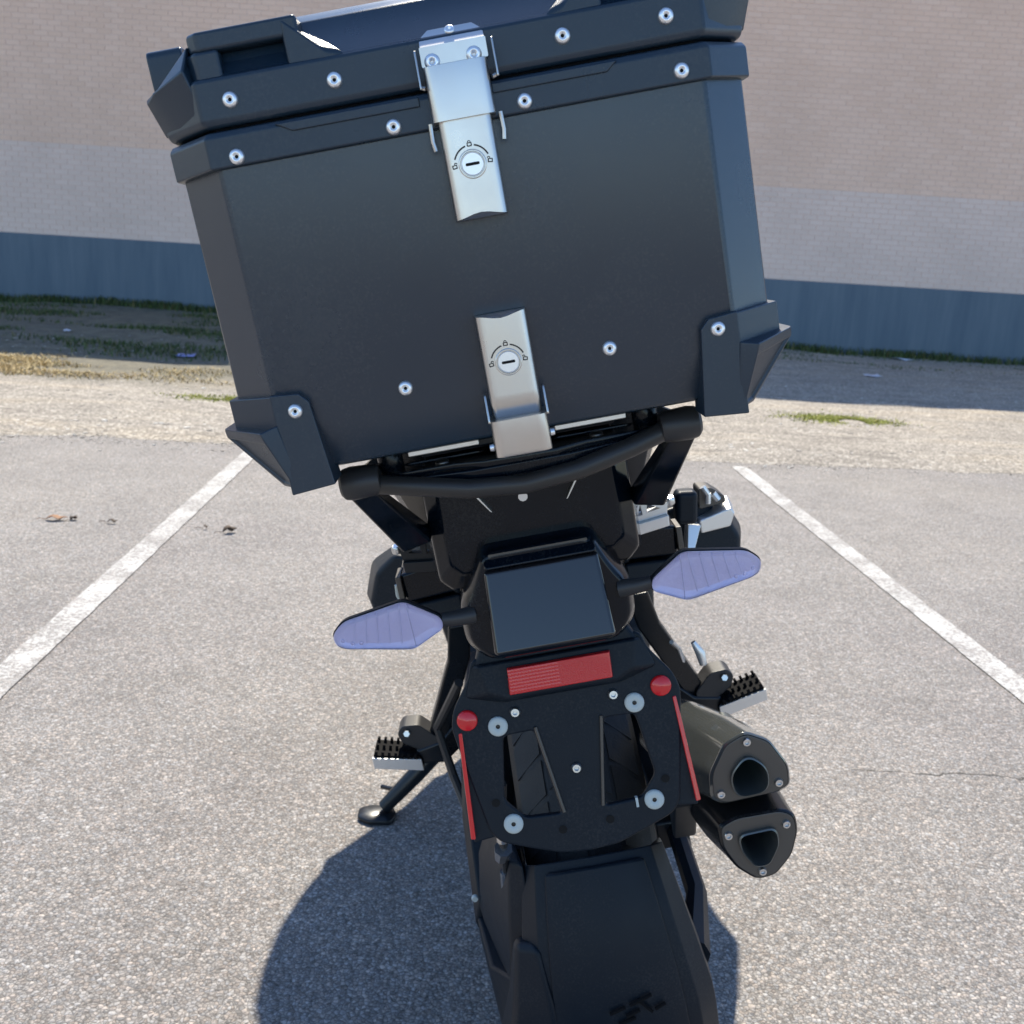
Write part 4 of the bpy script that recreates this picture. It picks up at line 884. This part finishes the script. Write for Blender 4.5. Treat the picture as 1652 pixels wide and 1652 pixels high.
# rivets
rv = G().lathe([(0, .0006), (.0012, .0006), (.0017, .0026), (.0034, .0030), (.0050, .0020), (.0056, .0003), (.0056, -.001)], (0, 0, 0), (0, -1, 0), 24, False).mesh('rivet'); rv.materials.append(MAT['rivet'])
for f_ in rv.polygons: f_.use_smooth = True
rh = G().lathe([(0, .0009), (.00155, .0009)], (0, 0, 0), (0, -1, 0), 10, False).mesh('rivet_hole'); rh.materials.append(MAT['dark'])
for x, z, d in ((-.1628, 1.2806, .0045), (-.0478, 1.2809, .0045), (.0478, 1.2819, .0045), (.1618, 1.2826, .0045), (-.1585, 1.3191, .0035), (-.0828, 1.3191, .0035), (.0818, 1.3200, .0035), (.1560, 1.3203, .0035),
                (-.0775, 1.0950, 0), (.0815, 1.0970, 0), (-.1630, 1.0935, .006), (.1640, 1.0975, .006)):
    k = .988
    o = inst(rv, 'rivet', (x*k, YB-d-.0003, 1.183+(z-1.183)*k), case); OFFs = OFF; OFF = (0, 0, 0); inst(rh, 'rivet_hole', (0, 0, 0), o); OFF = OFFs
# ---- latches (brushed steel)
def channel(hw, zs, yb, yf, r):
    """closed channel: list of (z, half-width factor, extra z bend) rings"""
    sec = [(-hw, yb)]+[(-hw+r-r*math.cos(R(a)), yf+r-r*math.sin(R(a))) for a in range(0, 91, 15)]+[(-hw*.6, yf), (-hw*.3, yf), (0, yf), (hw*.3, yf), (hw*.6, yf)]+[(hw-r+r*math.sin(R(a)), yf+r-r*math.cos(R(a))) for a in range(0, 91, 15)]+[(hw, yb)]
    return G().loft([[(x, y+dy, z+bend*(math.cos(x/hw*math.pi)-.0)) for x, y in sec] for z, bend, dy in zs])
def lock(parent, cx, cz, yf):
    lk = G().lathe([(.0100, -.001), (.0100, .0005), (.0094, .0010), (.0087, .0010), (.0084, .0002)], (cx, yf, cz), (0, -1, 0), 36, False).build('lock_ring', 'steel', parent)
    G().lathe([(0, .0009), (.0074, .0009), (.0080, .0004), (.0082, -.0006)], (cx, yf, cz), (0, -1, 0), 32, False).build('lock_barrel', 'rivet', lk)
    G().prism(rrect(cx-.0050, cz-.0010, cx+.0050, cz+.0010, .0008, 3), 'XZ', yf-.0013, yf-.0011).build('key_slot', 'dark', lk)
    def strip(a0, a1, r, w_):
        return arc(cx, cz, r+w_/2, a0, a1, 10)+list(reversed(arc(cx, cz, r-w_/2, a0, a1, 10)))
    for a0, a1 in ((104, 158), (22, 76)): G().prism(strip(a0, a1, .0128, .0011), 'XZ', yf-.0004, yf-.0002).build('lock_arc', 'mark', lk)
    for ang, rot, shut in ((90, 0, True), (178, 8, False), (4, -8, False)):
        q = Vector((cx+.0128*math.cos(R(ang)), cz+.0132*math.sin(R(ang)))); 
        if ang == 90: q.y += .0006
        M2 = Matrix.Rotation(R(rot), 2)
        def T(p): v = M2 @ Vector(p); return (q.x+v.x, q.y+v.y)
        s_ = .00082
        ol = [T((x*s_, z*s_)) for x, z in rrect(-2.2, -2.4, 2.2, 1.0, .5, 2)]; il = [T((x*s_, z*s_)) for x, z in rrect(-1.3, -1.5, 1.3, .2, .3, 2)]
        gg = plate(ol, [list(reversed(il))], .0003, 'XZ', yf-.0003)
        dx = 0 if shut else (1.4 if ang > 90 else -1.4)
        sh = [T(((dx+1.5*math.cos(R(a)))*s_, (1.2+1.5*math.sin(R(a)))*s_)) for a in range(0, 181, 20)]+[T(((dx+.75*math.cos(R(a)))*s_, (1.2+.75*math.sin(R(a)))*s_)) for a in range(180, -1, -20)]
        gg.prism(sh, 'XZ', yf-.0004, yf-.0002); gg.build('padlock_icon', 'mark', lk, angle=30)
# upper latch
yl = YB-.0045
k = .982
up = plate([(x, z) for x, z in rpoly([(-.0228, 1.3135), (.0240, 1.3135), (.0240, 1.3268), (-.0228, 1.3268)], .001)], [], .003, 'XZ', yl-.0035).build('latch', 'steel', case, .0005)
tag(up, 'upper steel latch with key lock')
G().loft([[(-.0224, yl-.005, 1.3262), (.0236, yl-.005, 1.3262), (.0236, yl-.003, 1.3262), (-.0224, yl-.003, 1.3262)], [(-.0220, yl+.003, 1.3335), (.0232, yl+.003, 1.3335), (.0232, yl+.005, 1.3335), (-.0220, yl+.005, 1.3335)],
          [(-.0150, yl+.008, 1.3395), (.0165, yl+.008, 1.3395), (.0165, yl+.010, 1.3395), (-.0150, yl+.010, 1.3395)]]).build('latch_flange', 'steel', up, .0006)
for x in (-.0152, .0143): inst(rv, 'rivet', (x, yl-.005, 1.3163), up)
inst(rv, 'rivet', (.0005, yl+.0055, 1.3365), up, rot=(R(-35), 0, 0), scale=.7)
for s in (-1, 1):
    G().prism(rpoly([(yl-.018, 1.2975), (yl-.004, 1.3000), (yl-.003, 1.3245), (yl-.012, 1.3245)], .002), 'YZ', s*.0270+.0004, s*.0270+.0016).build('latch_ear', 'steel', up, .0003)
    G().tube([(s*.0262+.0006, yl-.010, 1.300), (s*.0235+.0006, yl-.011, 1.299)], .0016, 8).build('latch_pin', 'steel', up)
    G().tube([(s*.0250+.0006, yl-.008, 1.2760), (s*.0255+.0006, yl-.008, 1.264), (s*.0245+.0006, yl-.008, 1.2575)], .0017, 8).build('latch_wire', 'steel', up)
channel(.0223, [(1.2755, 0, 0), (1.300, 0, 0), (1.3120, 0, .001), (1.3130, 0, .005)], yl, yl-.0165, .005).build('latch_cover', 'steel', up, angle=30)
hd = channel(.0188, [(1.2095, .0016, .003), (1.2100, .0016, 0), (1.2130, .0010, 0), (1.218, 0, 0), (1.262, 0, 0), (1.280, 0, 0)], yl, yl-.0135, .0045).build('latch_handle', 'steel', up, angle=30)
lock(hd, 0, 1.2445, yl-.0135); up.location.x = .0033
# lower latch
lo = channel(.0215, [(1.0335, 0, .004), (1.0345, 0, .001), (1.037, 0, 0), (1.0620, 0, 0), (1.0624, 0, .002)], YB+.02, yl-.0200, .007).build('latch', 'steel', case, angle=30)
tag(lo, 'lower steel latch with key lock, hooked under the case bottom')
for s in (-1, 1):
    G().prism(rpoly([(yl-.015, 1.060), (yl-.001, 1.060), (yl-.001, 1.0815), (yl-.007, 1.0815)], .003), 'YZ', s*.0222+.0002-.0008, s*.0222+.0002+.0008).build('latch_ear', 'steel', lo, .0003)
    G().lathe([(0, .003), (.0026, .003), (.003, 0)], (s*.0222, yl-.006, 1.045 if s > 0 else 1.041), (s, 0, 0), 10).build('latch_pin', 'rivet', lo)
hd = channel(.0188, [(1.0610, 0, .006), (1.0650, 0, .003), (1.0750, 0, 0), (1.080, 0, 0), (1.125, 0, 0), (1.1350, -.0010, 0), (1.1375, -.0016, 0), (1.1380, -.0016, .003)], yl, yl-.0135, .0045).build('latch_handle', 'steel', lo, angle=30)
lock(hd, 0, 1.1035, yl-.0135); lo.location.x = .0036
# feet of the case on the rack
for s in (-1, 1):
    for y in (-.53, -.33): G().box((s*.06, y, 1.0385), (.05, .03, .006)).build('case_foot', 'gasket', case, .001)
